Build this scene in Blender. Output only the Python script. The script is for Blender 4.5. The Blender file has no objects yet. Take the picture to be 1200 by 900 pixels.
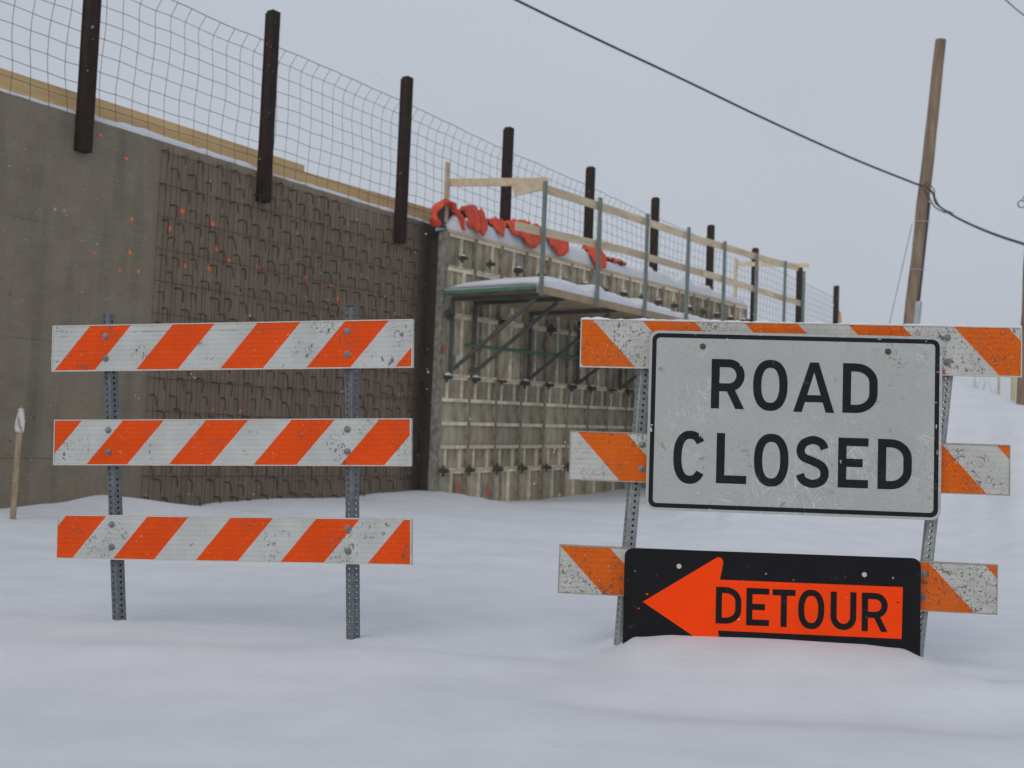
import bpy, math, random
import numpy as np
from mathutils import Vector, Matrix, noise as mnoise
random.seed(7); rng = np.random.default_rng(11)
S = bpy.context.scene; COL = S.collection

# ------------------------------------------------------------------ camera
F = 1290.0; CAM_H = 0.8
pitch, roll = math.radians(3.1), math.radians(2.3)
fwd = Vector((0, math.cos(pitch), math.sin(pitch)))
up0 = Vector((0, -math.sin(pitch), math.cos(pitch))); r0 = Vector((1, 0, 0))
rgt = r0*math.cos(roll) + up0*math.sin(roll)
upv = up0*math.cos(roll) - r0*math.sin(roll)
CAM = Vector((0, 0, CAM_H))
cd = bpy.data.cameras.new('camera'); cam = bpy.data.objects.new('camera', cd); COL.objects.link(cam)
cd.sensor_width = 36; cd.lens = 36*F/1200; cd.clip_start = 0.05; cd.clip_end = 2000
M = Matrix((rgt, upv, -fwd)).transposed().to_4x4(); M.translation = CAM
cam.matrix_world = M; S.camera = cam
cd.dof.use_dof = True; cd.dof.focus_distance = 4.6; cd.dof.aperture_fstop = 3.6

# ------------------------------------------------------------------ sky, sun, exposure
SUN_EL, SUN_AZ = math.radians(33), math.radians(205)   # azimuth clockwise from +Y: behind the camera, a little left
W = bpy.data.worlds.new('World'); S.world = W; W.use_nodes = True
nt = W.node_tree; nt.nodes.clear()
wo = nt.nodes.new('ShaderNodeOutputWorld'); bg = nt.nodes.new('ShaderNodeBackground')
sk = nt.nodes.new('ShaderNodeTexSky'); sk.sky_type = 'NISHITA'; sk.sun_disc = False
sk.sun_elevation = SUN_EL; sk.sun_rotation = SUN_AZ; sk.air_density = 1.0; sk.dust_density = 4.0
# cloud deck: an even grey overcast in front of the clear-sky texture, with broad faint mottling
tc = nt.nodes.new('ShaderNodeTexCoord'); nz = nt.nodes.new('ShaderNodeTexNoise')
nz.inputs['Scale'].default_value = 1.6; nz.inputs['Detail'].default_value = 3
nt.links.new(tc.outputs['Generated'], nz.inputs['Vector'])
cr = nt.nodes.new('ShaderNodeValToRGB'); cr.color_ramp.elements[0].position = .3; cr.color_ramp.elements[1].position = .7
cr.color_ramp.elements[0].color = (4.95, 5.30, 5.95, 1); cr.color_ramp.elements[1].color = (5.50, 5.85, 6.45, 1)
mx = nt.nodes.new('ShaderNodeMixRGB'); mx.inputs['Fac'].default_value = .93
nt.links.new(nz.outputs['Fac'], cr.inputs['Fac'])
nt.links.new(sk.outputs['Color'], mx.inputs['Color1']); nt.links.new(cr.outputs['Color'], mx.inputs['Color2'])
nt.links.new(mx.outputs['Color'], bg.inputs['Color']); bg.inputs['Strength'].default_value = 0.1
nt.links.new(bg.outputs[0], wo.inputs[0])
sd = bpy.data.lights.new('sun', 'SUN'); sd.energy = 1.1; sd.angle = math.radians(50); sd.color = (1, .95, .88)
sun = bpy.data.objects.new('sun', sd); COL.objects.link(sun)
sdir = Vector((math.sin(SUN_AZ)*math.cos(SUN_EL), math.cos(SUN_AZ)*math.cos(SUN_EL), math.sin(SUN_EL)))
sun.rotation_euler = sdir.to_track_quat('Z', 'Y').to_euler(); sun.location = sdir*50
S.view_settings.view_transform = 'Standard'; S.view_settings.look = 'None'
S.view_settings.gamma = 1; S.view_settings.exposure = 0
S.render.resolution_x = 1024; S.render.resolution_y = 768

# ------------------------------------------------------------------ helpers
def ray(px, py): return (fwd + rgt*((px-600)/F) + upv*((450-py)/F))
_v = ray(1500, 556); D = Vector((_v.x, _v.y, 0)).normalized()      # direction along the wall
N = Vector((D.y, -D.x, 0))                                         # out of the wall, towards the camera side
D0 = 10.5                                                          # distance camera - wall plane
def WP(t, u, z): return D*t - N*(D0-u) + Vector((0, 0, z))         # wall frame -> world
def on_wall(px, py, u=0.0):                                        # pixel -> (t, z) on the plane u
    r = ray(px, py); k = -(D0-u)/r.dot(N); p = CAM + r*k
    return p.dot(D), p.z
def t_at(px, u, z=3.0):
    lo = 450
    for _ in range(4):
        t, zz = on_wall(px, lo, u); p = WP(t, u, z)-CAM; lo = 450 - F*p.dot(upv)/p.dot(fwd)
    return on_wall(px, lo, u)[0]
def at_depth(px, py, y):
    r = ray(px, py); return CAM + r*(y/r.y)
def on_plane(px, py, P, n):
    r = ray(px, py); return CAM + r*((P-CAM).dot(n)/r.dot(n))
WALLM = Matrix((D, N, Vector((0, 0, 1)))).transposed().to_4x4()    # axes: t, u, z (left-handed pair is fixed by using -N below)
WALLM = Matrix((D, -N, Vector((0, 0, 1)))).transposed().to_4x4()   # local x = t, local y = -u, local z = z
WALLM.translation = -N*D0

class MB:
    def __init__(s): s.v = []; s.f = []; s.m = []; s.sm = []
    def add(s, vs, fs, mi=0, smooth=False):
        o = len(s.v); s.v += [tuple(p) for p in vs]
        for f in fs: s.f.append([o+i for i in f]); s.m.append(mi); s.sm.append(smooth)
    def box(s, a, b, mi=0, M=None):
        x0, y0, z0 = a; x1, y1, z1 = b
        vs = [(x0,y0,z0),(x1,y0,z0),(x1,y1,z0),(x0,y1,z0),(x0,y0,z1),(x1,y0,z1),(x1,y1,z1),(x0,y1,z1)]
        if M is not None: vs = [M @ Vector(p) for p in vs]
        s.add(vs, [(0,3,2,1),(4,5,6,7),(0,1,5,4),(1,2,6,5),(2,3,7,6),(3,0,4,7)], mi)
    def bar(s, p, q, w, h, mi=0, upd=(0,0,1), ch=0.0):
        p, q = Vector(p), Vector(q); d = (q-p).normalized(); up = Vector(upd)
        if abs(d.dot(up)) > .98: up = Vector((0,1,0))
        a = d.cross(up).normalized(); b = a.cross(d).normalized()
        c = ch
        pts = [(-w/2+c,-h/2),(w/2-c,-h/2),(w/2,-h/2+c),(w/2,h/2-c),(w/2-c,h/2),(-w/2+c,h/2),(-w/2,h/2-c),(-w/2,-h/2+c)] if c else [(-w/2,-h/2),(w/2,-h/2),(w/2,h/2),(-w/2,h/2)]
        n = len(pts); vs = [p+a*x+b*y for x, y in pts]+[q+a*x+b*y for x, y in pts]
        s.add(vs, [[i,(i+1)%n,n+(i+1)%n,n+i] for i in range(n)]+[list(range(n))[::-1], list(range(n,2*n))], mi)
    def tube(s, pts, r, n=6, mi=0, caps=True, smooth=True):
        pts = [Vector(p) for p in pts]; rs = r if isinstance(r, (list, tuple)) else [r]*len(pts)
        vs = []; a = None
        for i, p in enumerate(pts):
            d = (pts[min(i+1,len(pts)-1)]-pts[max(i-1,0)]).normalized()
            if a is None:
                a = d.cross(Vector((0,0,1)) if abs(d.z) < .9 else Vector((1,0,0))).normalized()
            a = (a - d*a.dot(d)).normalized(); b = d.cross(a)
            vs += [p+(a*math.cos(2*math.pi*k/n)+b*math.sin(2*math.pi*k/n))*rs[i] for k in range(n)]
        fs = [[i*n+k, i*n+(k+1)%n, (i+1)*n+(k+1)%n, (i+1)*n+k] for i in range(len(pts)-1) for k in range(n)]
        s.add(vs, fs, mi, smooth)
        if caps: s.add(vs[:n], [list(range(n))[::-1]], mi); s.add(vs[-n:], [list(range(n))], mi)
    def disc(s, c, r, h, n=10, mi=0, axis=(0,-1,0), dome=0.3):
        c = Vector(c); d = Vector(axis).normalized(); a = d.cross(Vector((0,0,1)) if abs(d.z) < .9 else Vector((1,0,0))).normalized(); b = d.cross(a)
        R = lambda rr, hh: [c+d*hh+(a*math.cos(2*math.pi*k/n)+b*math.sin(2*math.pi*k/n))*rr for k in range(n)]
        vs = R(r, 0)+R(r, h*(1-dome))+R(r*.6, h); fs = []
        for j in range(2): fs += [[j*n+k, j*n+(k+1)%n, (j+1)*n+(k+1)%n, (j+1)*n+k] for k in range(n)]
        fs.append([2*n+k for k in range(n)]); s.add(vs, fs, mi)
    def mesh(s, name, mats):
        me = bpy.data.meshes.new(name); me.from_pydata(s.v, [], s.f)
        for m in (mats if isinstance(mats, (list, tuple)) else [mats]): me.materials.append(m)
        me.polygons.foreach_set('material_index', s.m); me.polygons.foreach_set('use_smooth', s.sm)
        me.update(); return me
WM = {}
def link(name, me, parent=None, M=Matrix.Identity(4)):
    o = bpy.data.objects.new(name, me); COL.objects.link(o); WM[o.name] = M.copy()
    if parent is not None:
        o.parent = parent; o.matrix_basis = WM[parent.name].inverted() @ M
    else: o.matrix_basis = M
    return o
def tag(o, label=None, cat=None, group=None, kind=None):
    if label: o['label'] = label
    if cat: o['category'] = cat
    if group: o['group'] = group
    if kind: o['kind'] = kind
    return o
def thing(name, M, label, cat, group=None):
    if not isinstance(M, Matrix): M = Matrix.Translation(M)
    return tag(link(name, None, None, M), label, cat, group)
def bevel(o, w, seg=2):
    b = o.modifiers.new('bevel', 'BEVEL'); b.width = w; b.segments = seg; b.limit_method = 'ANGLE'; return o

# ------------------------------------------------------------------ materials
class NT:
    def __init__(s, name):
        s.mat = bpy.data.materials.new(name); s.mat.use_nodes = True; s.t = s.mat.node_tree
        s.b = s.t.nodes['Principled BSDF']; s.tc = s.n('TexCoord')
        s.obj = s.tc.outputs['Object']
    def n(s, k): return s.t.nodes.new('ShaderNode'+k)
    def l(s, a, b): s.t.links.new(a, b)
    def map(s, vec, scale=(1,1,1), loc=(0,0,0), rot=(0,0,0)):
        m = s.n('Mapping'); m.inputs['Scale'].default_value = scale; m.inputs['Location'].default_value = loc; m.inputs['Rotation'].default_value = rot
        s.l(vec, m.inputs['Vector']); return m.outputs[0]
    def noise(s, scale, detail=4, rough=.5, vec=None, dist=0):
        m = s.n('TexNoise'); m.inputs['Scale'].default_value = scale; m.inputs['Detail'].default_value = detail
        m.inputs['Roughness'].default_value = rough; m.inputs['Distortion'].default_value = dist
        s.l(vec if vec is not None else s.obj, m.inputs['Vector']); return m.outputs['Fac']
    def ramp(s, fac, a, b, ca=(0,0,0,1), cb=(1,1,1,1)):
        m = s.n('ValToRGB'); e = m.color_ramp.elements; e[0].position = a; e[1].position = b; e[0].color = ca; e[1].color = cb
        s.l(fac, m.inputs[0]); return m.outputs[0]
    def mix(s, fac, a, b, mode='MIX'):
        m = s.n('MixRGB'); m.blend_type = mode
        for i, v in ((0, fac), (1, a), (2, b)):
            if isinstance(v, (int, float)): m.inputs[i].default_value = v if i == 0 else (v, v, v, 1)
            elif isinstance(v, tuple): m.inputs[i].default_value = v if len(v) == 4 else v+(1,)
            else: s.l(v, m.inputs[i])
        return m.outputs[0]
    def math(s, op, a, b=None):
        m = s.n('Math'); m.operation = op
        for i, v in ((0, a), (1, b)):
            if v is None: continue
            if isinstance(v, (int, float)): m.inputs[i].default_value = v
            else: s.l(v, m.inputs[i])
        return m.outputs[0]
    def sep(s, vec=None):
        m = s.n('SeparateXYZ'); s.l(vec if vec is not None else s.obj, m.inputs[0]); return m.outputs
    def bump(s, h, strength=.3, dist=.01):
        m = s.n('Bump'); m.inputs['Strength'].default_value = strength; m.inputs['Distance'].default_value = dist
        s.l(h, m.inputs['Height']); s.l(m.outputs[0], s.b.inputs['Normal'])
    def fin(s, col, rough=.6, metal=0, spec=.5):
        if isinstance(col, tuple): s.b.inputs['Base Color'].default_value = col if len(col) == 4 else col+(1,)
        else: s.l(col, s.b.inputs['Base Color'])
        if isinstance(rough, (int, float)): s.b.inputs['Roughness'].default_value = rough
        else: s.l(rough, s.b.inputs['Roughness'])
        s.b.inputs['Metallic'].default_value = metal; s.b.inputs['Specular IOR Level'].default_value = spec
        return s.mat
    def rnd(s): m = s.n('ObjectInfo'); return m.outputs['Random']

def simple(name, c, c2=None, scale=6, rough=.7, metal=0, bump=.2, bd=.004, spec=.4, stretch=(1,1,1), rnd=0):
    m = NT(name); v = m.map(m.obj, stretch); n = m.noise(scale, 5, .6, v)
    col = m.mix(m.ramp(n, .35, .68), c, c2 or tuple(x*.65 for x in c))
    if rnd: 
        r = m.math('ADD', m.math('MULTIPLY', m.rnd(), rnd), 1-rnd/2); col = m.mix(1, col, r, 'MULTIPLY')
    m.bump(m.noise(scale*9, 4, .6, v), bump, bd); return m.fin(col, rough, metal, spec)

def m_snow():
    m = NT('snow'); n1 = m.noise(3, 4, .5); 
    col = m.mix(m.ramp(n1, .3, .7), (.625, .65, .695), (.685, .71, .755))
    rip = m.noise(1, 4, .55, m.map(m.obj, (1.2, 7, 1), (0, 0, 0), (0, 0, .25)))
    h = m.math('ADD', m.math('ADD', m.math('MULTIPLY', rip, 3.0), m.math('MULTIPLY', m.noise(260, 3, .7), .5)), m.math('ADD', m.noise(28, 5, .6), m.math('MULTIPLY', m.noise(5, 3, .5), 2.5)))
    m.bump(h, .28, .006); m.fin(col, .75, 0, .15)
    return m.mat
SNOW = m_snow()

def m_concrete(t_split):
    m = NT('concrete'); x = m.sep()
    big = m.noise(.55, 6, .62); med = m.noise(3.5, 6, .65); fine = m.noise(40, 4, .7)
    streak = m.noise(2.2, 5, .6, m.map(m.obj, (1.6, 1, .18)))
    col = m.mix(m.ramp(big, .3, .72), (.245, .208, .150), (.165, .138, .097))
    col = m.mix(m.ramp(med, .35, .75), col, (.26, .23, .175))
    col = m.mix(m.math('MULTIPLY', m.ramp(streak, .48, .7), .6), col, (.115, .098, .075))
    col = m.mix(m.math('MULTIPLY', m.ramp(fine, .5, .72), .5), col, (.10, .088, .07))
    col = m.mix(m.math('MULTIPLY', m.ramp(m.noise(14, 6, .75), .5, .7), .45), col, (.115, .10, .078))
    col = m.mix(m.math('MULTIPLY', m.ramp(m.noise(7, 5, .7, m.map(m.obj, (1, 1, 3.2), (5, 0, 1))), .54, .68), .35), col, (.31, .27, .21))
    # dark tie-hole stains and bug holes
    vo = m.n('TexVoronoi'); vo.inputs['Scale'].default_value = 3.1; m.l(m.obj, vo.inputs['Vector'])
    col = m.mix(m.math('MULTIPLY', m.ramp(vo.outputs['Distance'], .035, .07, (1,1,1,1), (0,0,0,1)), .55), col, (.05, .045, .035))
    # board joints of the old forms, thin lines
    def joint(c, per, off, w):
        f = m.math('FRACT', m.math('ADD', m.math('DIVIDE', c, per), off)); 
        return m.math('LESS_THAN', m.math('ABSOLUTE', m.math('SUBTRACT', f, .5)), w/per)
    j = m.math('MAXIMUM', joint(x[2], 1.22, .13, .006), joint(x[0], 2.44, .3, .006))
    j = m.math('MULTIPLY', j, m.ramp(m.noise(1.3, 3), .35, .6))
    col = m.mix(m.math('MULTIPLY', j, .6), col, (.06, .055, .045))
    # rust-washed rough band behind the dowels; corner shade painted dark at the formwork end
    band = m.math('GREATER_THAN', m.math('ADD', x[0], m.math('MULTIPLY', m.noise(6), .08)), t_split)
    rust = m.noise(1.7, 6, .7, m.map(m.obj, (2.5, 1, .35)))
    rcol = m.mix(m.ramp(rust, .3, .7), (.265, .207, .155), (.185, .138, .100))
    col = m.mix(m.math('MULTIPLY', band, .8), col, rcol)
    end_shade = m.math('MULTIPLY', m.ramp(m.math('ADD', m.math('MULTIPLY', m.math('SUBTRACT', x[0], T_SHADE), 2.0), m.math('MULTIPLY', m.noise(2.0, 4), .35)), .1, .75), .8)
    col = m.mix(end_shade, col, (.032, .026, .021))
    m.bump(m.math('ADD', med, m.math('MULTIPLY', fine, .4)), .5, .012)
    return m.fin(col, .9, 0, .25)

RUST = simple('rusty_rebar', (.075, .040, .026), (.036, .021, .015), 30, .85)
POST = simple('rusted_steel', (.034, .018, .012), (.014, .009, .007), 8, .8, 0, spec=.15)
WIRE = simple('fence_wire', (.07, .08, .085), (.05, .055, .06), 20, .5, .3)
LUMBER = simple('yellow_lumber', (.66, .46, .22), (.50, .33, .15), 3, .75, stretch=(.3, 3, 3))
PINE = simple('pine_board', (.62, .51, .36), (.46, .36, .23), 4, .75, stretch=(.4, 3, 3), rnd=.35)
PLY = simple('weathered_plywood', (.40, .30, .18), (.25, .185, .115), 3, .8)
GSTEEL = simple('green_grey_steel', (.17, .205, .185), (.115, .145, .13), 10, .6, .1)
DSTEEL = simple('dark_bracket_steel', (.10, .105, .095), (.06, .062, .055), 10, .65, .1)
GREEN = simple('green_painted_tube', (.07, .19, .125), (.05, .13, .09), 12, .5)
FPLATE = simple('form_plate', (.46, .43, .335), (.22, .18, .12), 5.0, .8, stretch=(1.5, 1.5, .45), rnd=.6)
FRIB = simple('form_rib', (.82, .75, .60), (.46, .38, .27), 7, .7, rnd=.3)
FRAMEM = simple('form_side_rail', (.37, .32, .225), (.16, .12, .075), 5, .8, rnd=.5)
CLAMP = simple('dark_clamp_steel', (.07, .065, .055), (.04, .035, .03), 20, .7, 0)
RED = simple('red_spray_mark', (.55, .10, .085), (.38, .16, .12), 16, .8)
ORPAINT = simple('orange_marking_paint', (.95, .20, .06), (.75, .18, .07), 30, .8)
TARP = simple('orange_tarp_fabric', (.78, .085, .025), (.50, .05, .018), 5, .6, bump=.5, bd=.02)
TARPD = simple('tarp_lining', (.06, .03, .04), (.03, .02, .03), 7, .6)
POLE = simple('weathered_pole_wood', (.27, .20, .13), (.12, .075, .045), 3, .85, bump=.6, bd=.01, stretch=(4, 4, .35))
CABLE = simple('black_cable', (.022, .03, .028), (.02, .025, .025), 20, .6)
PIPE = simple('grey_conduit', (.36, .38, .41), (.30, .32, .35), 5, .5)
LATH = simple('lath_wood', (.33, .27, .175), (.20, .155, .10), 14, .8, stretch=(3, 3, .5))
RIBBON = simple('white_ribbon', (.56, .57, .58), (.45, .46, .47), 20, .5)
YELLOWP = simple('yellow_marker', (.45, .42, .24), (.36, .32, .2), 6, .7)
BRUSH = simple('bare_twigs', (.22, .20, .19), (.15, .14, .14), 20, .9)

def m_galv(name, c, c2):
    m = NT(name); v = m.n('TexVoronoi'); v.inputs['Scale'].default_value = 70; m.l(m.obj, v.inputs['Vector'])
    col = m.mix(m.ramp(m.noise(9, 5, .7), .3, .7), c, c2)
    col = m.mix(.25, col, v.outputs['Distance'], 'OVERLAY')
    col = m.mix(m.math('MULTIPLY', m.ramp(m.noise(60, 3), .62, .7), .6), col, (.30, .31, .32))
    return m.fin(col, .5, .35, .5)
GALV = m_galv('galvanised_steel', (.165, .185, .195), (.105, .12, .13))
GALV2 = m_galv('pale_galvanised_steel', (.34, .36, .37), (.22, .235, .24))
BOLT = m_galv('bolt_zinc', (.23, .24, .25), (.13, .135, .14))

def wear(m, seed, amt, patch=3.0, spots=()):
    """masks: dark chips and flecks, thin dark scratches, and the shifted coordinates"""
    v = m.map(m.obj, (1, 1, 1), (seed*3.7, seed*1.3, seed*2.1))
    pm = m.ramp(m.noise(patch*1.6, 3, .55, v), .60-amt*.30, .70-amt*.25)
    for (cx, cz_, rr, aa) in spots:                                       # knocks gather round bolts and ends
        xs = m.sep(); dx = m.math('MULTIPLY', m.math('SUBTRACT', xs[0], cx), 1/rr); dz = m.math('MULTIPLY', m.math('SUBTRACT', xs[2], cz_), 1/rr)
        dd = m.math('ADD', m.math('MULTIPLY', dx, dx), m.math('MULTIPLY', dz, dz))
        q = m.math('MULTIPLY', m.ramp(m.math('ADD', dd, m.math('MULTIPLY', m.math('SUBTRACT', m.noise(30, 3), .5), 1.6)), .35, 1.0, (1, 1, 1, 1), (0, 0, 0, 1)), aa)
        pm = m.math('MAXIMUM', pm, q)
    wob = m.n('VectorMath'); wob.operation = 'ADD'; nn = m.n('TexNoise'); nn.inputs['Scale'].default_value = 90; m.l(v, nn.inputs['Vector'])
    sc_ = m.n('VectorMath'); sc_.operation = 'SCALE'; m.l(nn.outputs['Color'], sc_.inputs[0]); sc_.inputs[3].default_value = .016
    m.l(v, wob.inputs[0]); m.l(sc_.outputs[0], wob.inputs[1]); vv = wob.outputs[0]
    dark = None
    for scl, thr, keep in ((62, .22, (.84-.40*amt) if not spots else .5), (120, .25, (.84-.40*amt) if not spots else .5), (24, .17, (.78-.22*amt) if not spots else .45)):
        vo = m.n('TexVoronoi'); vo.inputs['Scale'].default_value = scl; m.l(m.map(vv, (1, 1, .62)), vo.inputs['Vector'])
        k = m.math('MULTIPLY', m.math('LESS_THAN', vo.outputs['Distance'], thr), m.math('GREATER_THAN', m.sep(vo.outputs['Color'])[0], keep))
        dark = k if dark is None else m.math('MAXIMUM', dark, k)
    chips = m.ramp(m.noise(48, 3, .6, v, 1.5), .60, .625)
    smud = m.math('MULTIPLY', m.ramp(m.noise(17, 5, .65, v, .8), .635, .66), m.ramp(m.noise(4.1, 2, .5, m.map(v, (1, 1, 1), (3, 1, 7))), .52-.1*amt, .56-.1*amt))
    dark = m.math('MAXIMUM', m.math('MULTIPLY', m.math('MAXIMUM', dark, chips), pm), smud)
    v2 = m.map(m.map(m.obj, (1, 1, 1), (0, 0, 0), (0, .10*(-1)**int(seed), 0)), (9, 14, 210), (seed*.7, 0, seed))
    v3 = m.map(m.map(m.obj, (1, 1, 1), (0, 0, 0), (0, .55, 0)), (170, 14, 16), (seed*.3, 0, seed))
    pm2 = m.ramp(m.noise(5, 2, .5, v), .62-amt*.22, .68-amt*.22)
    sc = m.math('MULTIPLY', m.math('MAXIMUM', m.ramp(m.noise(1, 2, .5, v2), .655, .68), m.ramp(m.noise(1, 2, .5, v3), .68, .70)), pm2)
    return dark, sc, v
def m_rail(name, k, P, s0, w, seed, amt, orange, white, spots=(), line=None):
    m = NT(name); x = m.sep()
    s = m.math('SUBTRACT', x[0], m.math('MULTIPLY', x[2], k))
    s = m.math('ADD', s, m.math('MULTIPLY', m.math('SUBTRACT', m.noise(45, 2), .5), .0035))
    isor = m.math('LESS_THAN', m.math('FRACT', m.math('ADD', m.math('DIVIDE', m.math('SUBTRACT', s, s0), P), 20.0)), w/P)
    grime = m.noise(7, 5, .6)
    wcol = m.mix(m.ramp(grime, .35, .75), white, tuple(c*.80 for c in white))
    ocol = m.mix(m.ramp(grime, .35, .75), orange, tuple(c*.84 for c in orange))
    col = m.mix(isor, wcol, ocol)
    ribs = m.math('SINE', m.math('MULTIPLY', x[2], 2*math.pi/.0215))
    col = m.mix(m.math('MULTIPLY', m.ramp(ribs, .55, 1.0), .14), col, (.25, .25, .25), 'MULTIPLY')
    dark, sc, v = wear(m, seed, amt, 3.0, spots)
    if line:
        lz, la, lb = line; wv = m.math('MULTIPLY', m.math('SUBTRACT', m.noise(5, 2), .5), .006)
        ln = m.math('LESS_THAN', m.math('ABSOLUTE', m.math('SUBTRACT', m.math('ADD', x[2], wv), lz)), .0016)
        ln = m.math('MULTIPLY', ln, m.math('MULTIPLY', m.math('GREATER_THAN', x[0], la), m.math('LESS_THAN', x[0], lb)))
        sc = m.math('MAXIMUM', sc, m.math('MULTIPLY', ln, m.ramp(m.noise(38, 3, .7), .42, .55)))
    col = m.mix(m.math('MULTIPLY', m.ramp(m.noise(9, 6, .75, v), .5, .75), .40*amt), col, (.20, .185, .14))
    col = m.mix(m.math('MULTIPLY', dark, .85), col, (.085, .08, .065))
    col = m.mix(m.math('MULTIPLY', sc, .8), col, (.10, .10, .095))
    lt = m.math('MULTIPLY', m.ramp(m.noise(70, 3, .6, m.map(m.obj, (1,1,1), (seed*9, 5, 2)), 1.5), .66, .69), isor)
    col = m.mix(m.math('MULTIPLY', lt, .35+.4*amt), col, (.62, .50, .42))
    m.bump(m.math('ADD', m.math('MULTIPLY', ribs, .15), m.noise(60, 3)), .12, .002)
    return m.fin(col, .6, 0, .12)
def m_sign(name, c, seed, amt, rough=.4, lt=(.62, .63, .63), dk=(.2, .19, .16)):
    m = NT(name); dark, sc, v = wear(m, seed, amt, 2.0)
    g = m.noise(2.2, 6, .65); col = m.mix(m.ramp(g, .3, .75), c, tuple(q*.82 for q in c))
    weave = m.noise(1, 2, .5, m.map(m.obj, (40, 1, 420)))
    col = m.mix(m.math('MULTIPLY', m.ramp(weave, .4, .7), .22), col, lt)
    scr = None
    for i, a in enumerate((.6, -.75, 1.3, .15)):
        s_ = m.ramp(m.noise(1, 1, .4, m.map(m.map(m.obj, (1,1,1), (0,0,0), (0, a, 0)), (300, 1, 9), (seed+i*5.3, 0, i*2.7))), .655, .69)
        scr = s_ if scr is None else m.math('MAXIMUM', scr, s_)
    col = m.mix(m.math('MULTIPLY', m.math('MULTIPLY', scr, m.ramp(m.noise(2.6, 3, .6), .46, .60)), .8), col, lt)
    col = m.mix(m.math('MULTIPLY', dark, .7), col, dk); col = m.mix(m.math('MULTIPLY', sc, .4), col, dk)
    m.bump(g, .05, .004)
    return m.fin(col, rough, 0, .12)
SIGNW = m_sign('white_sign_sheeting', (.385, .40, .39), 3.0, .22, .5, (.64, .66, .64))
SIGNB = m_sign('black_sign_film', (.009, .010, .014), 5.0, -.3, .5, (.035, .037, .045), (.13, .13, .14))
DBLACK = m_sign('black_panel', (.008, .008, .010), 8.0, .0, .5, (.014, .014, .017), (.07, .07, .08))
FLUO = m_sign('fluorescent_orange_film', (1.0, .060, .0), 9.0, 0.0, .6, (1.0, .06, .0), (.9, .06, .0))
ALU = simple('aluminium_edge', (.46, .465, .46), (.34, .34, .33), 30, .5, .3)
RIM = simple('rail_rim', (.56, .56, .53), (.42, .41, .36), 25, .55)
RIMD = simple('worn_rail_rim', (.36, .35, .31), (.20, .18, .14), 40, .6)

# ------------------------------------------------------------------ terrain
def tab(pts):
    pts = sorted(pts); xs = np.array([p[0] for p in pts]); ys = np.array([p[1] for p in pts])
    def f(x):                                                      # smooth (cosine) interpolation
        x = np.clip(x, xs[0], xs[-1]); i = np.clip(np.searchsorted(xs, x)-1, 0, len(xs)-2)
        q = (x-xs[i])/(xs[i+1]-xs[i]); q = q*q*(3-2*q); return ys[i]*(1-q)+ys[i+1]*q
    return f
drift = tab([(-40, -.04)]+[on_wall(*p) for p in ((-60, 592), (0, 596), (60, 590), (120, 580), (165, 586), (203, 597), (260, 588), (320, 584), (400, 583), (450, 577), (495, 574))]
            + [on_wall(*p, .45) for p in ((530, 586), (575, 588), (630, 587), (690, 580), (745, 573))] + [(60, .15)])
crest_pts = [(840, 520, 24), (880, 392, 27), (950, 390, 28), (1010, 398, 28), (1060, 414, 27), (1112, 442, 26), (1150, 456, 24), (1200, 472, 21), (1300, 500, 20), (1500, 530, 20)]
def az_of(p): return 600+F*p.x/p.y
cz = tab([(600, 0), (770, 0)]+[(az_of(at_depth(*c)), at_depth(*c).z) for c in crest_pts]+[(3000, 0)])
cy = tab([(600, 24)]+[(az_of(at_depth(*c)), c[2]) for c in crest_pts]+[(3000, 20)])
# sign plane (right barricade): left end farther than right end
def vplane(pl, dl, pr, dr):
    a, b = at_depth(*pl, dl), at_depth(*pr, dr); e = Vector((b.x-a.x, b.y-a.y, 0)).normalized()
    return a, Vector((-e.y, e.x, 0))
PB = vplane((680, 430), 4.62, (1197, 441), 4.47); PA = vplane((62, 545), 4.95, (481, 546), 4.68)
sp = [on_plane(x, y, *PB) for x, y in ((640, 752), (727, 749), (745, 744), (790, 742), (900, 746), (1000, 752), (1050, 757), (1080, 766), (1130, 790), (1190, 792))]
szt = tab([(p.x, p.z) for p in sp])
def vnoise(x, y, s, seed):
    rs = np.random.RandomState(seed); g = rs.rand(256, 256)
    fx, fy = x/s+1000, y/s+1000; ix, iy = np.floor(fx).astype(int), np.floor(fy).astype(int)
    a, b = fx-ix, fy-iy; a = a*a*a*(a*(a*6-15)+10); b = b*b*b*(b*(b*6-15)+10); ix %= 255; iy %= 255
    return (g[ix, iy]*(1-a)+g[ix+1, iy]*a)*(1-b)+(g[ix, iy+1]*(1-a)+g[ix+1, iy+1]*a)*b-.5
def sst(x, a, b): q = np.clip((x-a)/(b-a), 0, 1); return q*q*(3-2*q)
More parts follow.
